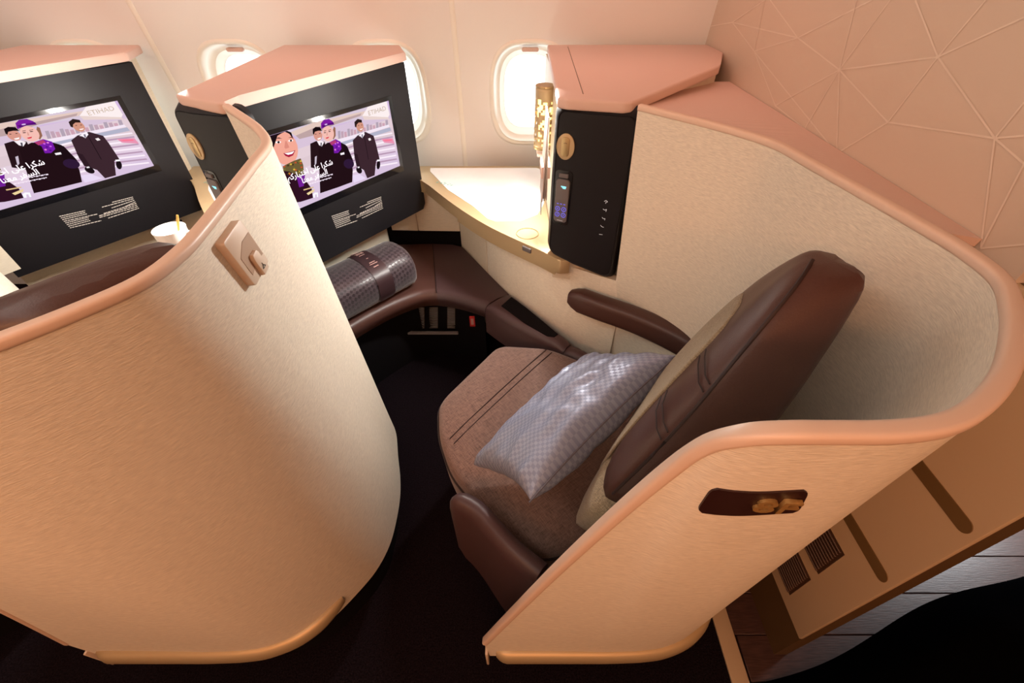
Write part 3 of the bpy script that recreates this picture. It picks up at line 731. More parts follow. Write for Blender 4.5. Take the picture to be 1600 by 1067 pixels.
    def txt(name, s, size, px, py, align, mt, sx=1, dz=.0062, off=0):
        s_, z_ = MP(420+px/4.85, 150+py/4.85); o = O0+e_*s_+Z*z_+nm*dz
        return text_mesh(name, s, size, mt, align=align, parent=po, M=frame(o, e_, Z, nm), sx=sx, offset=off)
    wt = M['cap_white']
    # Arabic in joined presentation forms, laid out left to right
    def ar(t): return ''.join(chr(c) for c in reversed(t))
    l1 = [0xFEB7, 0xFEDC, 0xFEAE, 0xFE8D, 0x20, 0xFECB, 0xFEE0, 0xFEF0, 0x20, 0xFE8D, 0xFEA7, 0xFE98, 0xFEF4, 0xFE8E, 0xFEAD, 0xFEDB, 0xFEE2]
    l2 = [0xFE8D, 0xFEDF, 0xFEB4, 0xFED4, 0xFEAE, 0x20, 0xFEE3, 0xFECC, 0xFEE8, 0xFE8E]
    txt('caption', ar(l1), .0215, 478, 512, 'RIGHT', wt, off=.0004); txt('caption', ar(l2), .0215, 440, 585, 'RIGHT', wt, off=.0004)
    txt('airline_name', 'ETIHAD', .0185, 880, 105, 'RIGHT', M['logo_gold'], sx=1.15)
    # small print sticker under the screen
    bm = bmesh.new(); rr = random.Random(9)
    def row(xa, ya, xb, yb):
        t = 0
        while t < 1:
            wv_ = rr.uniform(.05, .11)
            a = MP(420+(xa+(xb-xa)*t)/4.85, 150+(ya+(yb-ya)*t)/4.85); b = MP(420+(xa+(xb-xa)*min(1, t+wv_))/4.85, 150+(ya+(yb-ya)*min(1, t+wv_))/4.85)
            A = O0+e_*a[0]+Z*a[1]+nm*.0006; B = O0+e_*b[0]+Z*b[1]+nm*.0006
            if (B-A).length > .001: add_box(bm, (A+B)/2, (B-A).normalized(), nm.cross((B-A).normalized()), nm, (B-A).length, .0022, .0004)
            t += wv_+.02
    for k in range(8): row(475+k*5, 912+k*12.5, (605 if k not in (3, 7) else 655)+k*2, 868+k*12.5-(0 if k not in (3, 7) else 12))
    for k in range(8): row((745, 690, 735, 800, 690, 665, 665, 705)[k], (805, 842, 848, 838, 890, 908, 920, 925)[k], 850+k*2, 765+k*12)
    so = bm_obj('small_print', bm, M['label'], root); so['kind'] = 'stuff'
    return root
M['cap_white'] = mat('caption_white', (.1, .1, .1), .5, emit=lin((.97, .93, .97)), es=1)
M['logo_gold'] = mat('logo_gold', (.1, .1, .1), .5, emit=lin((.52, .43, .34)), es=1)
MO1 = make_monitor(); MO1['label'] = 'middle black-framed screen tilted between two consoles, showing smiling cabin crew'
MO1['group'] = 'seat screens showing cabin crew'
MO2 = copy_tree(MO1, (-.88, 0, 0), 'leftmost black-framed screen cut off by the picture edge, above a white cup', 'seat screens showing cabin crew')

# ================================================================== SIDE TABLE
TZ = .693
def make_table():
    root = thing('side_table', 'x', 'table')
    fr_px = [(662, 283), (700, 313), (735, 337), (770, 357), (810, 376), (850, 394), (876, 408)]
    fr_ = [W(a, b, z=TZ) for a, b in fr_px]
    out = crom([(p.x, p.y) for p in fr_], 3)
    poly = [(-.42, 1.76), (-.42, 1.66)]+out+[(.168, 1.045), (.13, 1.12), (.12, 1.20), (.12, 1.76)]
    prism('table_slab', poly, TZ-.045, TZ, M['goldpaint'], root, .004, 2)
    # inlaid marble
    cen = Vector((.0, 1.6)); 
    mp = [W(a, b, z=TZ) for a, b in ((672, 268), (700, 297), (740, 323), (762, 342), (775, 346), (815, 345), (840, 335), (850, 318), (853, 268))]
    prism('marble_inlay', [(p.x, p.y) for p in mp]+[(.1, 1.735), (-.33, 1.735)], TZ-.002, TZ+.0012, M['marble'], root, .0008, 1)
    # round charging ring
    c = W(824, 365, z=TZ)
    bm = bmesh.new(); add_tube(bm, [(c.x+.034*math.cos(k*math.pi/20), c.y+.034*math.sin(k*math.pi/20), TZ+.0005) for k in range(41)], .0018, 6); bm_obj('charging_ring', bm, M['gold'], root)
    # button on the front edge, thin drawer line beneath
    p = W(826, 391, z=TZ-.012); a = W(815, 383, z=TZ); b = W(840, 394, z=TZ); ex = (b-a); ex.z = 0; ex.normalize(); ny = Vector((ex.y, -ex.x, 0))
    # push the button onto the fascia
    best = min(out, key=lambda q: (q[0]-p.x)**2+(q[1]-p.y)**2)
    box('table_button', Vector((best[0], best[1], TZ-.016))+ny*.001, ex, Z, ny, .034, .016, .008, M['greyplastic'], root, .003)
    dr = [(q[0]-.0, q[1]+.016) for q in out[4:-1]]
    bm = bmesh.new()
    add_prism(bm, dr+[(q[0]+.02, q[1]+.06) for q in reversed(dr)], TZ-.066, TZ-.050)
    bm_obj('drawer_lip', bm, M['goldpaint'], root)
    # faded teal print on the marble
    t = W(695, 288, z=TZ+.0014)
    bm = bmesh.new()
    for k, (dx, dy, w_) in enumerate(((-.03, .02, .012), (-.015, .012, .010), (0, .005, .016), (.012, -.002, .008), (.026, -.008, .012), (-.002, .016, .008), (.02, .004, .006))):
        add_box(bm, t+Vector((dx, dy, 0)), Vector((.8, -.6, 0)), Vector((.6, .8, 0)), Z, .004, w_, .0004)
    bm_obj('table_print', bm, M['teal'], root)
    return root
TB0 = make_table(); TB0['label'] = 'brightly lit gold-edged side table with white marble inlay below the window'
TB1 = copy_tree(TB0, (-.88, 0, 0), 'sliver of lit gold-edged side table between leftmost screen and edge-on black panel')
TB0['group'] = TB1['group'] = 'gold-edged side tables'
# cabinet under the table
def make_cabinet():
    root = thing('side_cabinet', 'x', 'cabinet')
    p = [(-.55, 1.665), (-.226, 1.655), (-.215, 1.645), (-.098, 1.43)]
    q = [(-.097, 1.428), (-.012, 1.30), (.09, 1.165), (.18, 1.085), (.26, 1.035), (.322, .998)]
    z1 = TZ-.047
    prism('cabinet_panel', [(-.40, 1.66), (-.222, 1.655), (-.222, 1.75), (-.40, 1.75)], .455, z1, M['side'], root, .0015, 1)
    prism('cabinet_panel', [(-.515, 1.665), (-.401, 1.66), (-.401, 1.75), (-.515, 1.75)], .455, .597, M['side'], root, .0015, 1)
    prism('cabinet_panel', [(-.221, 1.653), (-.215, 1.645), (-.098, 1.43), (-.08, 1.45), (-.19, 1.72), (-.221, 1.72)], .10, z1, M['side'], root, .0015, 1)
    prism('cabinet_panel', [(-.0965+.001, 1.4255)]+q[1:]+[(.326, 1.03), (.14, 1.12), (-.07, 1.46)], .10, z1, M['shell'], root, .0015, 1)
    prism('cabinet_plinth', [(-.60, 1.70), (-.10, 1.70), (-.10, 1.76), (-.60, 1.76)], .0, .456, M['kick'], root)
    return root
CB0 = make_cabinet(); CB0['label'] = 'cream panelled cabinet under the side table, behind the footrest bench'
CB1 = copy_tree(CB0, (-.88, 0, 0), 'shaded cream cabinet under the leftmost screen, behind the white cup')
# lamp
NR = Vector((-.66, -.50, -.56)).to_track_quat('-Z', 'Y').to_euler()
def make_lamp():
    root = thing('reading_lamp', 'x', 'lamp')
    c = W(848, 228, y=1.42); cx, cy, z0 = c.x, 1.42, c.z; h = .165; R = .029
    # perforated sleeve: strips with real gaps
    n, rows = 28, 24; vs_, fs = [], []; rr = random.Random(11)
    for i in range(rows+1):
        for j in range(n): a = 2*math.pi*j/n; vs_.append((cx+R*math.cos(a), cy+R*math.sin(a), z0+h*i/rows))
    for i in range(rows):
        for j in range(n):
            hole = 1 <= i < rows*.80 and rr.random() < .36
            if not hole: fs.append((i*n+j, i*n+(j+1) % n, (i+1)*n+(j+1) % n, (i+1)*n+j))
    o = mesh('perforated_sleeve', vs_, fs, M['goldpaint'], root, True); sm = o.modifiers.new('s', 'SOLIDIFY'); sm.thickness = .0015
    def cyl(name, r, za, zb, mt, n=24):
        return prism(name, [(cx+r*math.cos(2*math.pi*k/n), cy+r*math.sin(2*math.pi*k/n)) for k in range(n)], za, zb, mt, root, .001, 1)
    cyl('light_core', R*.72, z0+.004, z0+h*.82, M['lampglow']); cyl('lamp_cap', R*1.02, z0+h, z0+h+.006, M['gold']); cyl('lamp_foot', R*1.02, z0-.006, z0+.002, M['gold'])
    box('lamp_bracket', (cx+R+.012, cy, z0+h*.6), X, Y, Z, .03, .022, h*.72, M['goldpaint'], root, .003)
    box('lamp_tray', (cx+.012, cy-.005, z0-.022), X, Y, Z, .06, .05, .006, M['cap'], root, .002)
    L = bpy.data.lights.new('lamp_bulb', 'POINT'); L.energy = .15; L.color = (1, .86, .6); L.shadow_soft_size = .02
    lo_ = bpy.data.objects.new('lamp_bulb', L); COL.objects.link(lo_); lo_.parent = root; lo_.location = (cx-.05, cy-.01, z0-.03)
    # strip light under the console top that floods the table
    A = bpy.data.lights.new('niche_light', 'AREA'); A.shape = 'RECTANGLE'; A.size = .03; A.size_y = .24; A.energy = 13; A.color = (1, .96, .90)
    ao = bpy.data.objects.new('niche_light', A); COL.objects.link(ao); ao.parent = root; ao.location = (.108, 1.23, 1.03); ao.rotation_euler = NR
    return root
LP0 = make_lamp(); LP0['label'] = 'gold perforated reading lamp in front of the window, above the side table'
TL1 = bpy.data.objects.new('niche_light', bpy.data.objects['niche_light'].data); COL.objects.link(TL1); TL1.location = (.108-.88, 1.23, 1.03); TL1.rotation_euler = NR
# brochures clipped beside the control panel
pk = thing('brochure_clip', 'beige clip on the console side holding folded brochures', 'clip')
def bx2(name, a, b, sy, mt, par, t): 
    A, B = Vector(a), Vector(b); u_ = (B-A); return box(name, (A+B)/2, u_.normalized(), Y, u_.normalized().cross(Y), u_.length, sy, t, mt, par, .001, 1)
cz_ = W(851, 262, y=1.17)
box('clip_band', (cz_.x+.001, 1.17, cz_.z), X, Y, Z, .024, .075, .032, M['cap'], pk, .002)
box('clip_foot', (cz_.x-.006, 1.16, cz_.z-.10), X, Y, Z, .002, .03, .05, M['grey'], pk, .0005)
br0 = None
for k, (dx, mt, zt, lean) in enumerate(((-.006, 'paper', .14, .012), (0.0, 'paper2', .115, .006), (.006, 'paper', .13, .0))):
    b_ = thing('brochure', ['pink folded brochure sticking out highest from the clip by the black panel', 'grey brochure in the middle of the clip by the black panel', 'beige brochure in the clip, closest to the black panel'][k], 'brochure', 'brochures in the clip')
    bx2('cover', (cz_.x+dx, 1.17, cz_.z-.075), (cz_.x+dx+lean-.006, 1.165, cz_.z+zt), .10-.01*k, M[mt], b_, .003)
    bx2('pages', (cz_.x+dx+.002, 1.172, cz_.z-.070), (cz_.x+dx+lean-.004, 1.168, cz_.z+zt-.006), .092-.01*k, M['white'], b_, .0016)

# ================================================================== FOOTREST BENCH (ottoman)
OZ = .40
def make_ottoman():
    root = thing('footrest_bench', 'x', 'footrest')
    fpx = [(500, 545), (547, 511), (598, 482), (640, 464), (672, 457), (715, 463), (757, 477)]
    fp = crom([tuple(W(a, b, z=OZ)[:2]) for a, b in fpx], 4)
    n1 = min(range(len(fp)), key=lambda i: abs(fp[i][0]-W(682, 455, z=OZ).x))
    sb = W(674, 388, z=OZ); 
    def blk(name, front, back, mt):
        # rounded front profile lofted along the front curve
        rings = []
        for (fx, fy), (bx_, by) in zip(front, back):
            f = Vector((fx, fy, 0)); b = Vector((bx_, by, 0)); t = (f-b).normalized()
            pr = []
            for a in (0, 20, 40, 60, 80, 95, 120):
                r = .032; ar = math.radians(a); pr.append(f-t*r+t*r*math.sin(ar)+Z*(OZ-r+r*math.cos(ar)))
            pr = [b+Z*(OZ-.004), f.lerp(b, .5)+Z*(OZ+.004)]+pr+[f-t*.03+Z*(OZ-.085), b+Z*(OZ-.085)]
            rings.append(pr)
        return loft(name, rings, mt, root, ang=50)
    back1 = []; K = len(fp)
    A, B = Vector((-.775, 1.20)), Vector((-.53, 1.645))
    fl_, bl_ = fp[:n1+1], []
    for i in range(len(fl_)):
        t = i/(len(fl_)-1); s = A.lerp(B, min(1, t*1.35)) if t < .74 else B.lerp(Vector((sb.x, 1.655)), (t-.74)/.26); bl_.append((s.x, s.y))
    blk('bench_pad', fl_, bl_, M['leather'])
    fr2 = fp[n1:]; bl2 = []
    for i in range(len(fr2)):
        t = i/(len(fr2)-1); C0, C1, C2 = Vector((sb.x, 1.655)), Vector((-.226, 1.645)), Vector((-.012, 1.285))
        s = C0.lerp(C1, t/.4) if t < .4 else C1.lerp(C2, (t-.4)/.6); bl2.append((s.x, s.y))
    blk('bench_corner_pad', fr2, bl2, M['leather2'])
    tube('seam', [Vector((fp[n1][0], fp[n1][1], OZ+.001)), Vector((fp[n1][0]*.5+sb.x*.5, fp[n1][1]*.5+1.655*.5, OZ+.0055)), Vector((sb.x, 1.65, OZ-.001))], .002, M['stitch'], root)
    # dark space under the bench with vent and life vest tab
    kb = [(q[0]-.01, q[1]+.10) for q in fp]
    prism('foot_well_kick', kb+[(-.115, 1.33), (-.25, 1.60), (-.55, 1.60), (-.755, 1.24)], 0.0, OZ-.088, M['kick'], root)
    bm = bmesh.new()
    for (xa, xb) in ((654, 663), (671, 684), (699, 711)):
        for k in range(13):
            py = 481+k*2.55
            xx = min(range(len(kb)), key=lambda i: abs(kb[i][0]-W((xa+xb)/2, py, y=1.34).x)); yk = kb[xx][1]-.004
            a, b = W(xa, py, y=yk), W(xb, py, y=yk); add_box(bm, (a+b)/2, (b-a).normalized(), Y, Z, (b-a).length, .006, .0035)
    v = bm_obj('vent_ribs', bm, M['grey'], root); v['kind'] = 'stuff'
    a, b = W(612, 520, z=.16), W(716, 520, z=.16); box('floor_bar', (a+b)/2, X, Y, Z, (b-a).length, .012, .012, M['grey'], root, .002)
    a = W(738, 502, y=1.245); box('red_tab', a, X, Y, Z, .020, .004, .05, M['red'], root, .001); box('tab_lettering', a-Y*.0022, X, Y, Z, .010, .0006, .030, M['pinkprint'], root)
    return root
OT0 = make_ottoman(); OT0['label'] = 'brown leather footrest bench curving below the middle screen, with rolled blanket on it'
# arm console between bench and seat
ac = thing('arm_console', 'brown leather low arm console with black tray recess, between bench and seat', 'console')
near = [(758, 480), (790, 502), (830, 524), (868, 544), (915, 570), (960, 600)]; far = [(796, 459), (823, 481), (853, 506), (884, 529), (930, 556), (985, 590)]
AZ = .405
nr_ = crom([tuple(W(a, b, z=AZ)[:2]) for a, b in near], 4); fr__ = crom([tuple(W(a, b, z=AZ)[:2]) for a, b in far], 4)
def band(i0, i1, zz, ins=0):
    rings = []
    for i in range(i0, i1+1):
        a, b = Vector((*nr_[i], 0)), Vector((*fr__[i], 0)); t = (b-a).normalized(); e = 0
        if i in (i0, i1): e = .010
        a2, b2 = a, b-t*.004
        rings.append([a2+Z*(zz-.13), a2+Z*(zz-.018-e), a2+t*.006+Z*(zz-.006-e), a2+t*.016+Z*(zz-e), (a2+b2)/2+Z*(zz+.002-e), b2-t*.012+Z*(zz-e), b2-t*.003+Z*(zz-.006-e), b2+Z*(zz-.016-e), b2+Z*(zz-.13)])
    return rings
o = loft('arm_pad', band(0, 13, AZ+.012), M['leather2'], ac, ang=50)
o = loft('arm_pad', band(13, 20, AZ+.006), M['leather2'], ac, ang=50)
tp = [(783, 478), (799, 464), (822, 481), (850, 504), (872, 522), (866, 527), (855, 525), (820, 505)]
tw = [W(a, b, z=AZ+.014) for a, b in tp]
prism('tray_recess', [(p.x, p.y) for p in tw], AZ+.006, AZ+.0155, M['kick'], ac, .001, 1)

# ================================================================== SEAT
def make_seat(off=0, dz=0, leanz=0, wide=0):
    root = thing('airline_seat', 'x', 'seat')
    CZ_ = .43+dz
    cp = [(683, 626), (778, 535), (858, 540), (915, 562)]
    pts = [tuple(W(a, b, z=.43)[:2]) for a, b in cp]
    pts += [tuple(S(.30, .855, 0)[:2]), tuple(S(.08, .84, 0)[:2]), tuple(S(.08, .40, 0)[:2])]
    pts += [tuple(W(a, b, z=.43)[:2]) for a, b in ((847, 870), (800, 838), (752, 795), (703, 735), (684, 678))]
    def round_poly(P_, r, n=4):
        out = []
        for i in range(len(P_)):
            p, a, b = (Vector(P_[k]) for k in (i, i-1, (i+1) % len(P_)))
            ra = min(r, (a-p).length*.45, (b-p).length*.45); A, B = p+(a-p).normalized()*ra, p+(b-p).normalized()*ra
            for k in range(n+1):
                t = k/n; q = A*(1-t)**2+p*2*t*(1-t)+B*t*t; out.append((q.x, q.y))
        return out
    pts = round_poly(pts, .035)
    N = len(pts); cen = Vector((sum(p[0] for p in pts)/N, sum(p[1] for p in pts)/N))
    # puffy pad: concentric rings
    def rg(f, z): return [Vector((cen.x+(p[0]-cen.x)*f, cen.y+(p[1]-cen.y)*f, z)) for p in pts]
    rings = [rg(.93, CZ_-.125), rg(.985, CZ_-.115), rg(1.0, CZ_-.085), rg(1.0, CZ_-.04), rg(.99, CZ_-.018), rg(.965, CZ_-.005), rg(.92, CZ_), rg(.7, CZ_+.006), rg(.35, CZ_+.009), rg(.02, CZ_+.009)]
    cu = loft('seat_cushion', rings, M['tweed'], root, ang=60)
    # piping and double seam
    tube('piping', [p for p in rg(1.003, CZ_-.03)+rg(1.003, CZ_-.03)[:1]], .0028, M['stitch'], cu, 6)
    for dx in (-4, 4):
        a, b = W(706+dx*.8, 690+dx, z=.43), W(858+dx, 549+dx*.6, z=.43)
        for q in (a, b): q.z = 0
        tube('stitch_line', [a.lerp(b, k/10)+Z*(CZ_+.0022+.0068*math.sin(math.pi*k/10)**.6) for k in range(11)], .0013, M['stitch'], cu, 5)
    # dark seat base
    prism('seat_base', [tuple(S(a, b, 0)[:2]) for a, b in ((.45, .46), (.45, .80), (.05, .80), (.05, .42))], 0, CZ_-.12, M['kick'], root)
    # backrest: wedge sections (z, front d, back d, near l, far l)
    sec = []
    for z, dfr, dbk, ln, lb, lf, bul in ((.47, .130, -.03, .375, .40, .80, .01), (.56, .110, -.045, .362, .40, .80, .018), (.64, .090, -.062, .358, .40, .785, .026), (.72, .070, -.075, .360, .42, .765, .030), (.83, .040, -.088, .380, .455, .755, .030),
                                (.91, .017, -.096, .420, .485, .735, .026), (.975, 0, -.100, .465, .52, .705, .020), (1.02, -.014, -.100, .510, .545, .675, .014), (1.05, -.024, -.098, .550, .565, .645, .008), (1.066, -.034, -.090, .575, .585, .63, .003)):
        z += leanz*((z-.47)/.65)
        if wide and z > .8: ln = ln+(.385-ln)*.80; lb = lb+(.42-lb)*.6; z += .004; lf = lf+.03*(z-.8)/.3
        rd = .035; c = []
        w_ = lf-ln
        # near side, front (bulged), far side, back
        lg_ = max(lf-.03, lb+.02); mm = min(.04, w_*.25)
        for (l, d) in ((lb-.002, dbk+.02), ((ln+lb)/2-.006, (dbk+dfr)/2), (ln-.001, dfr-.014), (ln, dfr-.002), (ln+mm*.35, dfr+bul*.30), (ln+mm, dfr+bul*.75), (ln+w_*.3, dfr+bul), (ln+w_*.5, dfr+bul*.85), (ln+w_*.7, dfr+bul), (lf-mm, dfr+bul*.75), (lf-mm*.2, dfr), (lf, (dbk+dfr)/2), (lg_+.01, dbk+.03), (lg_, dbk+.006), ((lg_+lb)/2+.01, dbk), ((lg_+lb)/2-.01, dbk), (lb+.012, dbk+.004)):
            c.append(S(d, l, z))
        sec.append(c)
    sec_low = sec[:4]; sec_hi = sec[2:]
    bk_ = loft('backrest', sec_hi, M['leather'], root, sub=1, ang=60)
    # fabric lower wrap, slightly larger
    def grow(c, g, z=0): m_ = sum(c, Vector())/len(c); return [m_+(p-m_)*g+Z*z for p in c]
    loft('lumbar_wrap', [grow(sec[0], 1.0), grow(sec[1], 1.02), grow(sec[2], 1.02), grow([a.lerp(b, .25) for a, b in zip(sec[2], sec[3])], 1.012)], M['tweed2'], root, sub=1, ang=60)
    # fabric front panel between the bolsters
    r2 = []
    for c in sec[1:7]:
        f = c[5:10]; r2.append([f[0]+(f[1]-f[0])*(.5+.45*max(0,(c[0].z-.6)/.4))+D_*.0005]+[p+D_*.003 for p in (f[0]+(f[1]-f[0])*(.6+.38*max(0,(c[0].z-.6)/.4)), f[1], f[2], f[3], f[3]+(f[4]-f[3])*.3)]+[f[3]+(f[4]-f[3])*.5+D_*.001]+[p-D_*.012 for p in (f[3], f[1])])
    loft('front_fabric', r2, M['tweed2'], root, sub=1)
    # seam along the near edge with stitched tucks
    seam = [c[3].lerp(c[2], .35)-L_*.0025+D_*.0005 for c in sec[3:-1]]+[sec[-1][3]*.5+sec[-1][6]*.5+Z*.001]
    tube('edge_seam', crom(seam, 3), .0024, M['stitch'], bk_, 6)
    for k, i in enumerate((4, 5)):
        for e in (0, .16):
            A_ = [sec[i][j].lerp(sec[i+1][j], .3+e) for j in (3, 4, 5, 6)]
            tube('tuck_stitch', [A_[0]+D_*.001, A_[1]+D_*.002-L_*.001, A_[2]+D_*.002+Z*.004, A_[2].lerp(A_[3], .5)+D_*.003-Z*.0], .0011, M['stitch'], bk_, 5)
    # near side skirt
    pl = [W(705, 772, z=.50), W(745, 790, z=.50), W(800, 848, z=.50), W(848, 886, z=.50)]
    rings = []
    for k, p in enumerate(crom([tuple(p)[:2] for p in pl], 4)):
        t = k/12; zt = .505-.012*t; zb = .22*(1-t)**1.5+.05
        if k == 0: zt, zb = .485, .24
        e = min(1, .45+k*.28); nrm = Vector((-.62, -.78, 0)); p = Vector((*p, 0))
        rings.append([p+nrm*.020*e+Z*zb, p+nrm*.024*e+Z*(zt-.03), p+nrm*.016*e+Z*(zt-.006), p+Z*zt, p-nrm*.016*e+Z*(zt-.008), p-nrm*.020*e+Z*(zt-.03), p-nrm*.016*e+Z*zb])
    loft('side_skirt', rings, M['leather2'], root, ang=60)
    return root
ST0 = make_seat(); ST0['label'] = 'brown leather seat with taupe tweed cushion, next to the patterned bulkhead'
ST1 = make_seat(wide=1); ST1.location.x = -.88; ST1['label'] = 'seat showing only its curved brown headrest, behind the coat-hook shell'
ST0['group'] = ST1['group'] = 'brown airline seats'
# far armrest on the shell wall
ar_ = thing('armrest', 'slim dark brown armrest mounted on the cream wall beyond the pillow', 'armrest')
path = [W(890, 468, y=1.035), W(930, 492, y=.985), W(985, 522, y=.925), W(1035, 552, y=.86), W(1075, 580, y=.80)]
print('arm', path)
cp_ = crom([tuple(p) for p in path], 4); rings = []
for i, p in enumerate(cp_):
    p = Vector(p); p.z = .575; a, b = Vector(cp_[max(0, i-1)]), Vector(cp_[min(len(cp_)-1, i+1)]); t = (b-a); t.z = 0; t.normalize(); n = Vector((t.y, -t.x, 0))
    if n.y > 0: n = -n
    e = (min(1, .40+i*.30))**.6
    rings.append([p+n*x*e+Z*y*e for x, y in rrect(.056, .070, .018, 3)])
loft('arm_pad', rings, M['leather'], ar_, ang=60)
box('arm_mount', S(.22, .965, .575), D_, L_, Z, .10, .03, .03, M['leather'], ar_, .005)

# ================================================================== PILLOW
def pillow():
    T1, T3, T2 = Vector((.333, .604, .755)), Vector((.030, .352, .640)), Vector((-.095, .530, .462)); T4 = T1+(T2-T3)
    n = (T2-T3).cross(T1-T3).normalized()
    if n.z < 0: n = -n
    NU, NV = 40, 28; vs_, uvs, fs = [], [], []
    def pt(u, v, side):
        a, b = (u+1)/2, (v+1)/2
        # ears: edges pulled in between the corners
        pu = u*(1-.10*(1-v*v)**1.0); pv = v*(1-(.30 if v > 0 else .10)*abs(v)*(1-u*u))
        a, b = (pu+1)/2, (pv+1)/2
        p = T3.lerp(T1, a)*(1-b)+T2.lerp(T4, a)*b
        th = (max(0, 1-u*u)*max(0, 1-v*v))**.38
        h = (.064 if side > 0 else .066)*th
        wr = noise.noise(Vector((u*3.0, v*5, side*3+.2)))*.014+noise.noise(Vector((u*7, v*9, side)))*.0045
        edge = min(1-abs(u), 1-abs(v)); wr *= min(1, .35+edge*3)
        rad = math.exp(-((1-abs(u))*4)**2)*math.sin(v*16)*.0035*min(1, edge*14)
        return p+n*side*(h+wr*th**.5+rad*1.6)
    for side in (1, -1):
        b0 = len(vs_)
        for j in range(NV+1):
            for i in range(NU+1): vs_.append(pt(-1+2*i/NU, -1+2*j/NV, side)); uvs.append((i/NU*.9, j/NV*.6))
        for j in range(NV):
            for i in range(NU): a = b0+j*(NU+1)+i; fs.append((a, a+1, a+NU+2, a+NU+1))
    me = bpy.data.meshes.new('pillow'); me.from_pydata([tuple(v) for v in vs_], [], fs)
    uv = me.uv_layers.new(name='UVMap')
    for lp in me.loops: uv.data[lp.index].uv = uvs[lp.vertex_index]
    bm = bmesh.new(); bm.from_mesh(me); bmesh.ops.remove_doubles(bm, verts=bm.verts, dist=.0004); bmesh.ops.recalc_face_normals(bm, faces=bm.faces); bm.to_mesh(me); bm.free()
    root = thing('pillow', 'grey-lilac satin pillow with checker weave leaning on the seat backrest', 'pillow')
    o = link('pillow_cover', me, M['pillow'], root, True); o.modifiers.new('s', 'SUBSURF').render_levels = 1
    ed = [pt(-1+2*i/40, -1, 1) for i in range(41)]; tube('hem', ed, .0018, M['hem'], root, 5)
    # folded corner flap at the front
    return root
pillow()
# ================================================================== BLANKET
def blanket():
    root = thing('rolled_blanket', 'dark quilted rolled blanket with paper sleeve on the footrest bench', 'blanket')
    a, b = W(505, 470, z=.475), W(628, 408, z=.475); ax = (b-a).normalized(); s = ax.cross(Z).normalized()
    L = (b-a).length+.10; a = a-ax*.10; R = .086
    def ring(t, k=1.0, n=28):
        out = []
        for j in range(n):
            an = 2*math.pi*j/n; ca, sa = math.cos(an), math.sin(an); e = 2.6
            x = R*1.12*k*math.copysign(abs(ca)**(2/e), ca); y = R*.92*k*math.copysign(abs(sa)**(2/e), sa)
            w_ = noise.noise(Vector((t*4, ca*1.2, sa*1.2)))*.006
            out.append(a+ax*(t*L)+s*(x+w_)+Z*(y+w_*.5))
        return out
    ks = [(0, .55), (.0, .8), (.008, .95), (.03, 1)]+[(.06+.88*i/16, 1) for i in range(17)]+[(.97, .985), (.99, .93), (1.0, .80), (.985, .62), (.998, .5), (.98, .3)]
    n = 28; rings = [ring(t, k) for t, k in ks]
    vs_ = [p for r in rings for p in r]; fs = [(i*n+j, i*n+(j+1) % n, (i+1)*n+(j+1) % n, (i+1)*n+j) for i in range(len(rings)-1) for j in range(n)]
    fs += [tuple(range(n))[::-1], tuple(range((len(rings)-1)*n, len(rings)*n))]
    me = bpy.data.meshes.new('blanket'); me.from_pydata([tuple(v) for v in vs_], [], fs)
    uv = me.uv_layers.new(name='UVMap')
    for p in me.polygons:
        js = [vi % n for vi in (me.loops[l].vertex_index for l in p.loop_indices)]
        for l in p.loop_indices:
            vi = me.loops[l].vertex_index; j = vi % n; i = vi//n
            if j == 0 and max(js) > n/2 and len(js) == 4: j = n
            uv.data[l].uv = (ks[i][0]*L*2.2+ (1-ks[i][1])*.1, j/n*.48*2.2)
    link('blanket_roll', me, M['blanket'], root, True)
    def tt(px, py): p = W(px, py, z=.54); return (p-a).dot(ax)/L
    t0, t1 = tt(562, 430), tt(592, 410)
    t0, t1 = .60, .745
    bd = [[a+ax*((t0+(t1-t0)*k)*L)+(p-(a+ax*(t0*L)))*1.025 for p in ring(t0, 1.0)] for k in (0, .5, 1)]
    bo = loft('paper_sleeve', bd, M['band'], root, caps=False, ang=80)
    # printed rows on the sleeve
    bm = bmesh.new(); rr = random.Random(2)
    rg0 = ring((t0+t1)/2, 1.05)
    for j, (jj, wd) in enumerate(((4.5, .3), (5.2, .5), (5.6, .35), (6.6, .12), (7.6, .35), (8.0, .45), (8.5, .5), (9.6, .25), (10.0, .55), (10.4, .5), (10.8, .4))):
        j0 = int(jj); p = rg0[j0].lerp(rg0[j0+1], jj-j0); tg = (rg0[j0+1]-rg0[j0]).normalized(); nn = ax.cross(tg).normalized()
        if nn.dot(p-(a+ax*((t0+t1)/2*L))) < 0: nn = -nn
        wl = (t1-t0)*L*wd; add_box(bm, p+nn*.0002-ax*0, ax, tg, nn, wl, .0035, .0008)
    g = bm_obj('sleeve_print', bm, M['pinkprint'], root); g['kind'] = 'stuff'
    return root
blanket()
# ================================================================== TRAY, CUP, SPOON IN THE NEXT SUITE
far_e = W(333, 350, z=.66); far_f = W(294, 364, z=.66); lt = (far_e-far_f).normalized(); dt = Vector((-lt.y, lt.x, 0))
trc = far_e-dt*.11-lt*.04
tr_ = thing('tray_table', 'grey tray table arm under the white cloth, beside the cup', 'tray table')
box('tray_top', far_e-dt*.15+lt*.01-Z*.010, lt, dt, Z, .24, .30, .014, M['greyplastic'], tr_, .004)
box('tray_arm', far_e-dt*.10+lt*.14-Z*.03, lt, dt, Z, .16, .05, .03, M['greyplastic'], tr_, .006)
ln_ = box('table_cloth', far_e-dt*.15+lt*.01-Z*.0015, lt, dt, Z, .245, .305, .003, M['linen'], None, .001); tag(ln_, 'white linen cloth spread under the white cup on the neighbouring tray', 'cloth')
cup = thing('coffee_cup', 'white china cup with a handle, below the leftmost screen', 'cup')
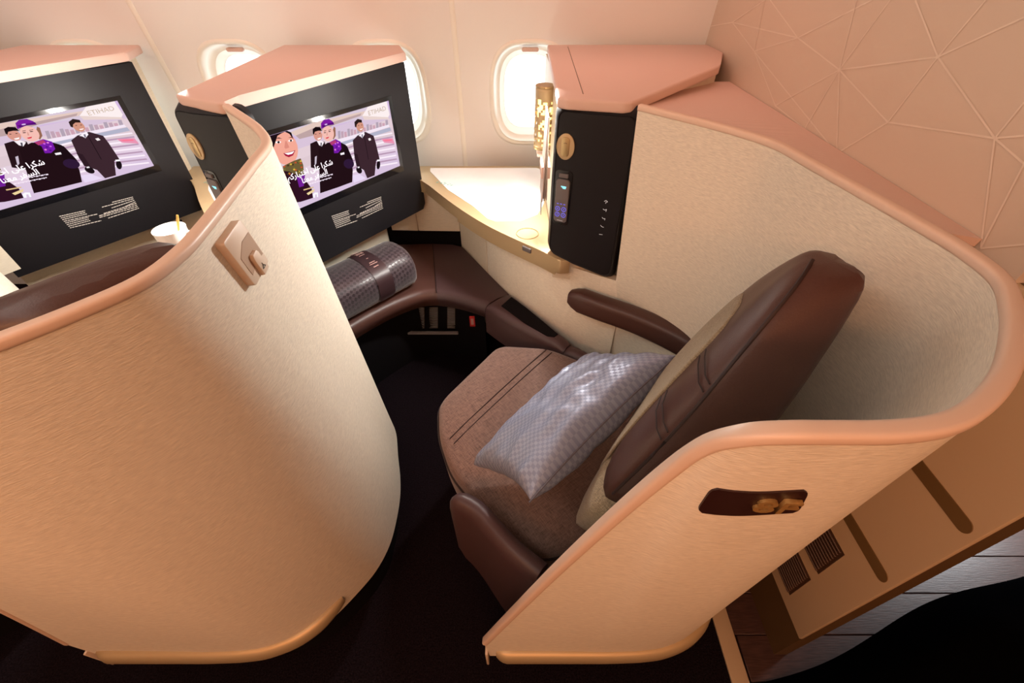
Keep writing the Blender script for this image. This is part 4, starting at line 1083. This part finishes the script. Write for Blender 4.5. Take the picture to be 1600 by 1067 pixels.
cc = W(264, 358, z=.735); cx, cy = cc.x, cc.y; zb_ = .661
prof = [(.026, 0), (.034, .001), (.038, .012), (.041, .035), (.044, .074), (.0445, .076), (.042, .0765), (.0395, .072), (.037, .035), (.033, .012), (.0, .008)]
rings = [[Vector((cx+r*math.cos(2*math.pi*k/32), cy+r*math.sin(2*math.pi*k/32), zb_+z)) for k in range(32)] for r, z in [(max(r, .0005), z) for r, z in prof]]
loft('cup_body', rings, M['white'], cup, ang=70)
hd = (lt*.55-dt*.6).normalized()
tube('handle', [Vector((cx, cy, zb_))+hd*r+Z*z for r, z in ((.040, .060), (.052, .064), (.064, .058), (.068, .044), (.062, .028), (.050, .018), (.038, .017))], .0048, M['white'], cup, 8)
prism('coffee', [(cx+.037*math.cos(2*math.pi*k/24), cy+.037*math.sin(2*math.pi*k/24)) for k in range(24)], zb_+.036, zb_+.038, M['mesh'], cup)
sp = thing('spoon', 'gold teaspoon standing in the white cup', 'spoon')
s0_ = Vector((cx, cy, zb_+.012))-X*.0; s1_ = Vector((cx, cy, zb_+.0))+Vector((.030, .022, .108))
tube('spoon_handle', [s0_.lerp(s1_, k/6) for k in range(7)], [.0022, .0022, .0022, .0025, .0032, .0042, .0030], M['spoon'], sp, 8)
tube('spoon_bowl', [s0_+Z*a for a in (-.0, .006, .014, .02)], [.002, .007, .006, .002], M['spoon'], sp, 8)
# ================================================================== DARK SHAPE at lower right: kind unknown, soft bundle form made up
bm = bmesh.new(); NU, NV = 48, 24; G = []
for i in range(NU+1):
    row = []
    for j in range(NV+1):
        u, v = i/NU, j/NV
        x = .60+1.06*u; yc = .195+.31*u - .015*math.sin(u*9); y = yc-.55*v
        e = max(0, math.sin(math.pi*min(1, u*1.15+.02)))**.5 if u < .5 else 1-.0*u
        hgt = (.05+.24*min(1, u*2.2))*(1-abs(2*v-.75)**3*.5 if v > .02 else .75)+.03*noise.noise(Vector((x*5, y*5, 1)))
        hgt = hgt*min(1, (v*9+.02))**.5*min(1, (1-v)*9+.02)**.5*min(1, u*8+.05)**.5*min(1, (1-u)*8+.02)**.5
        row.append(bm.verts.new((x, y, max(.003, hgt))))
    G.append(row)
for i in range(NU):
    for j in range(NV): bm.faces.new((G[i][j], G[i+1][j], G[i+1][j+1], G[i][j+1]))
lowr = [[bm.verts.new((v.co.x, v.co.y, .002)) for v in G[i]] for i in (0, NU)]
bg = bm_obj('dark_mound', bm, M['mound'], None, 80); tag(bg, 'black shape of unknown kind, made up as a soft bundle in the lower right corner on the wooden floor', 'mound')
for o in list(bpy.data.objects):
    if o.type == 'EMPTY' and not o.children: print('empty without parts', o.name)
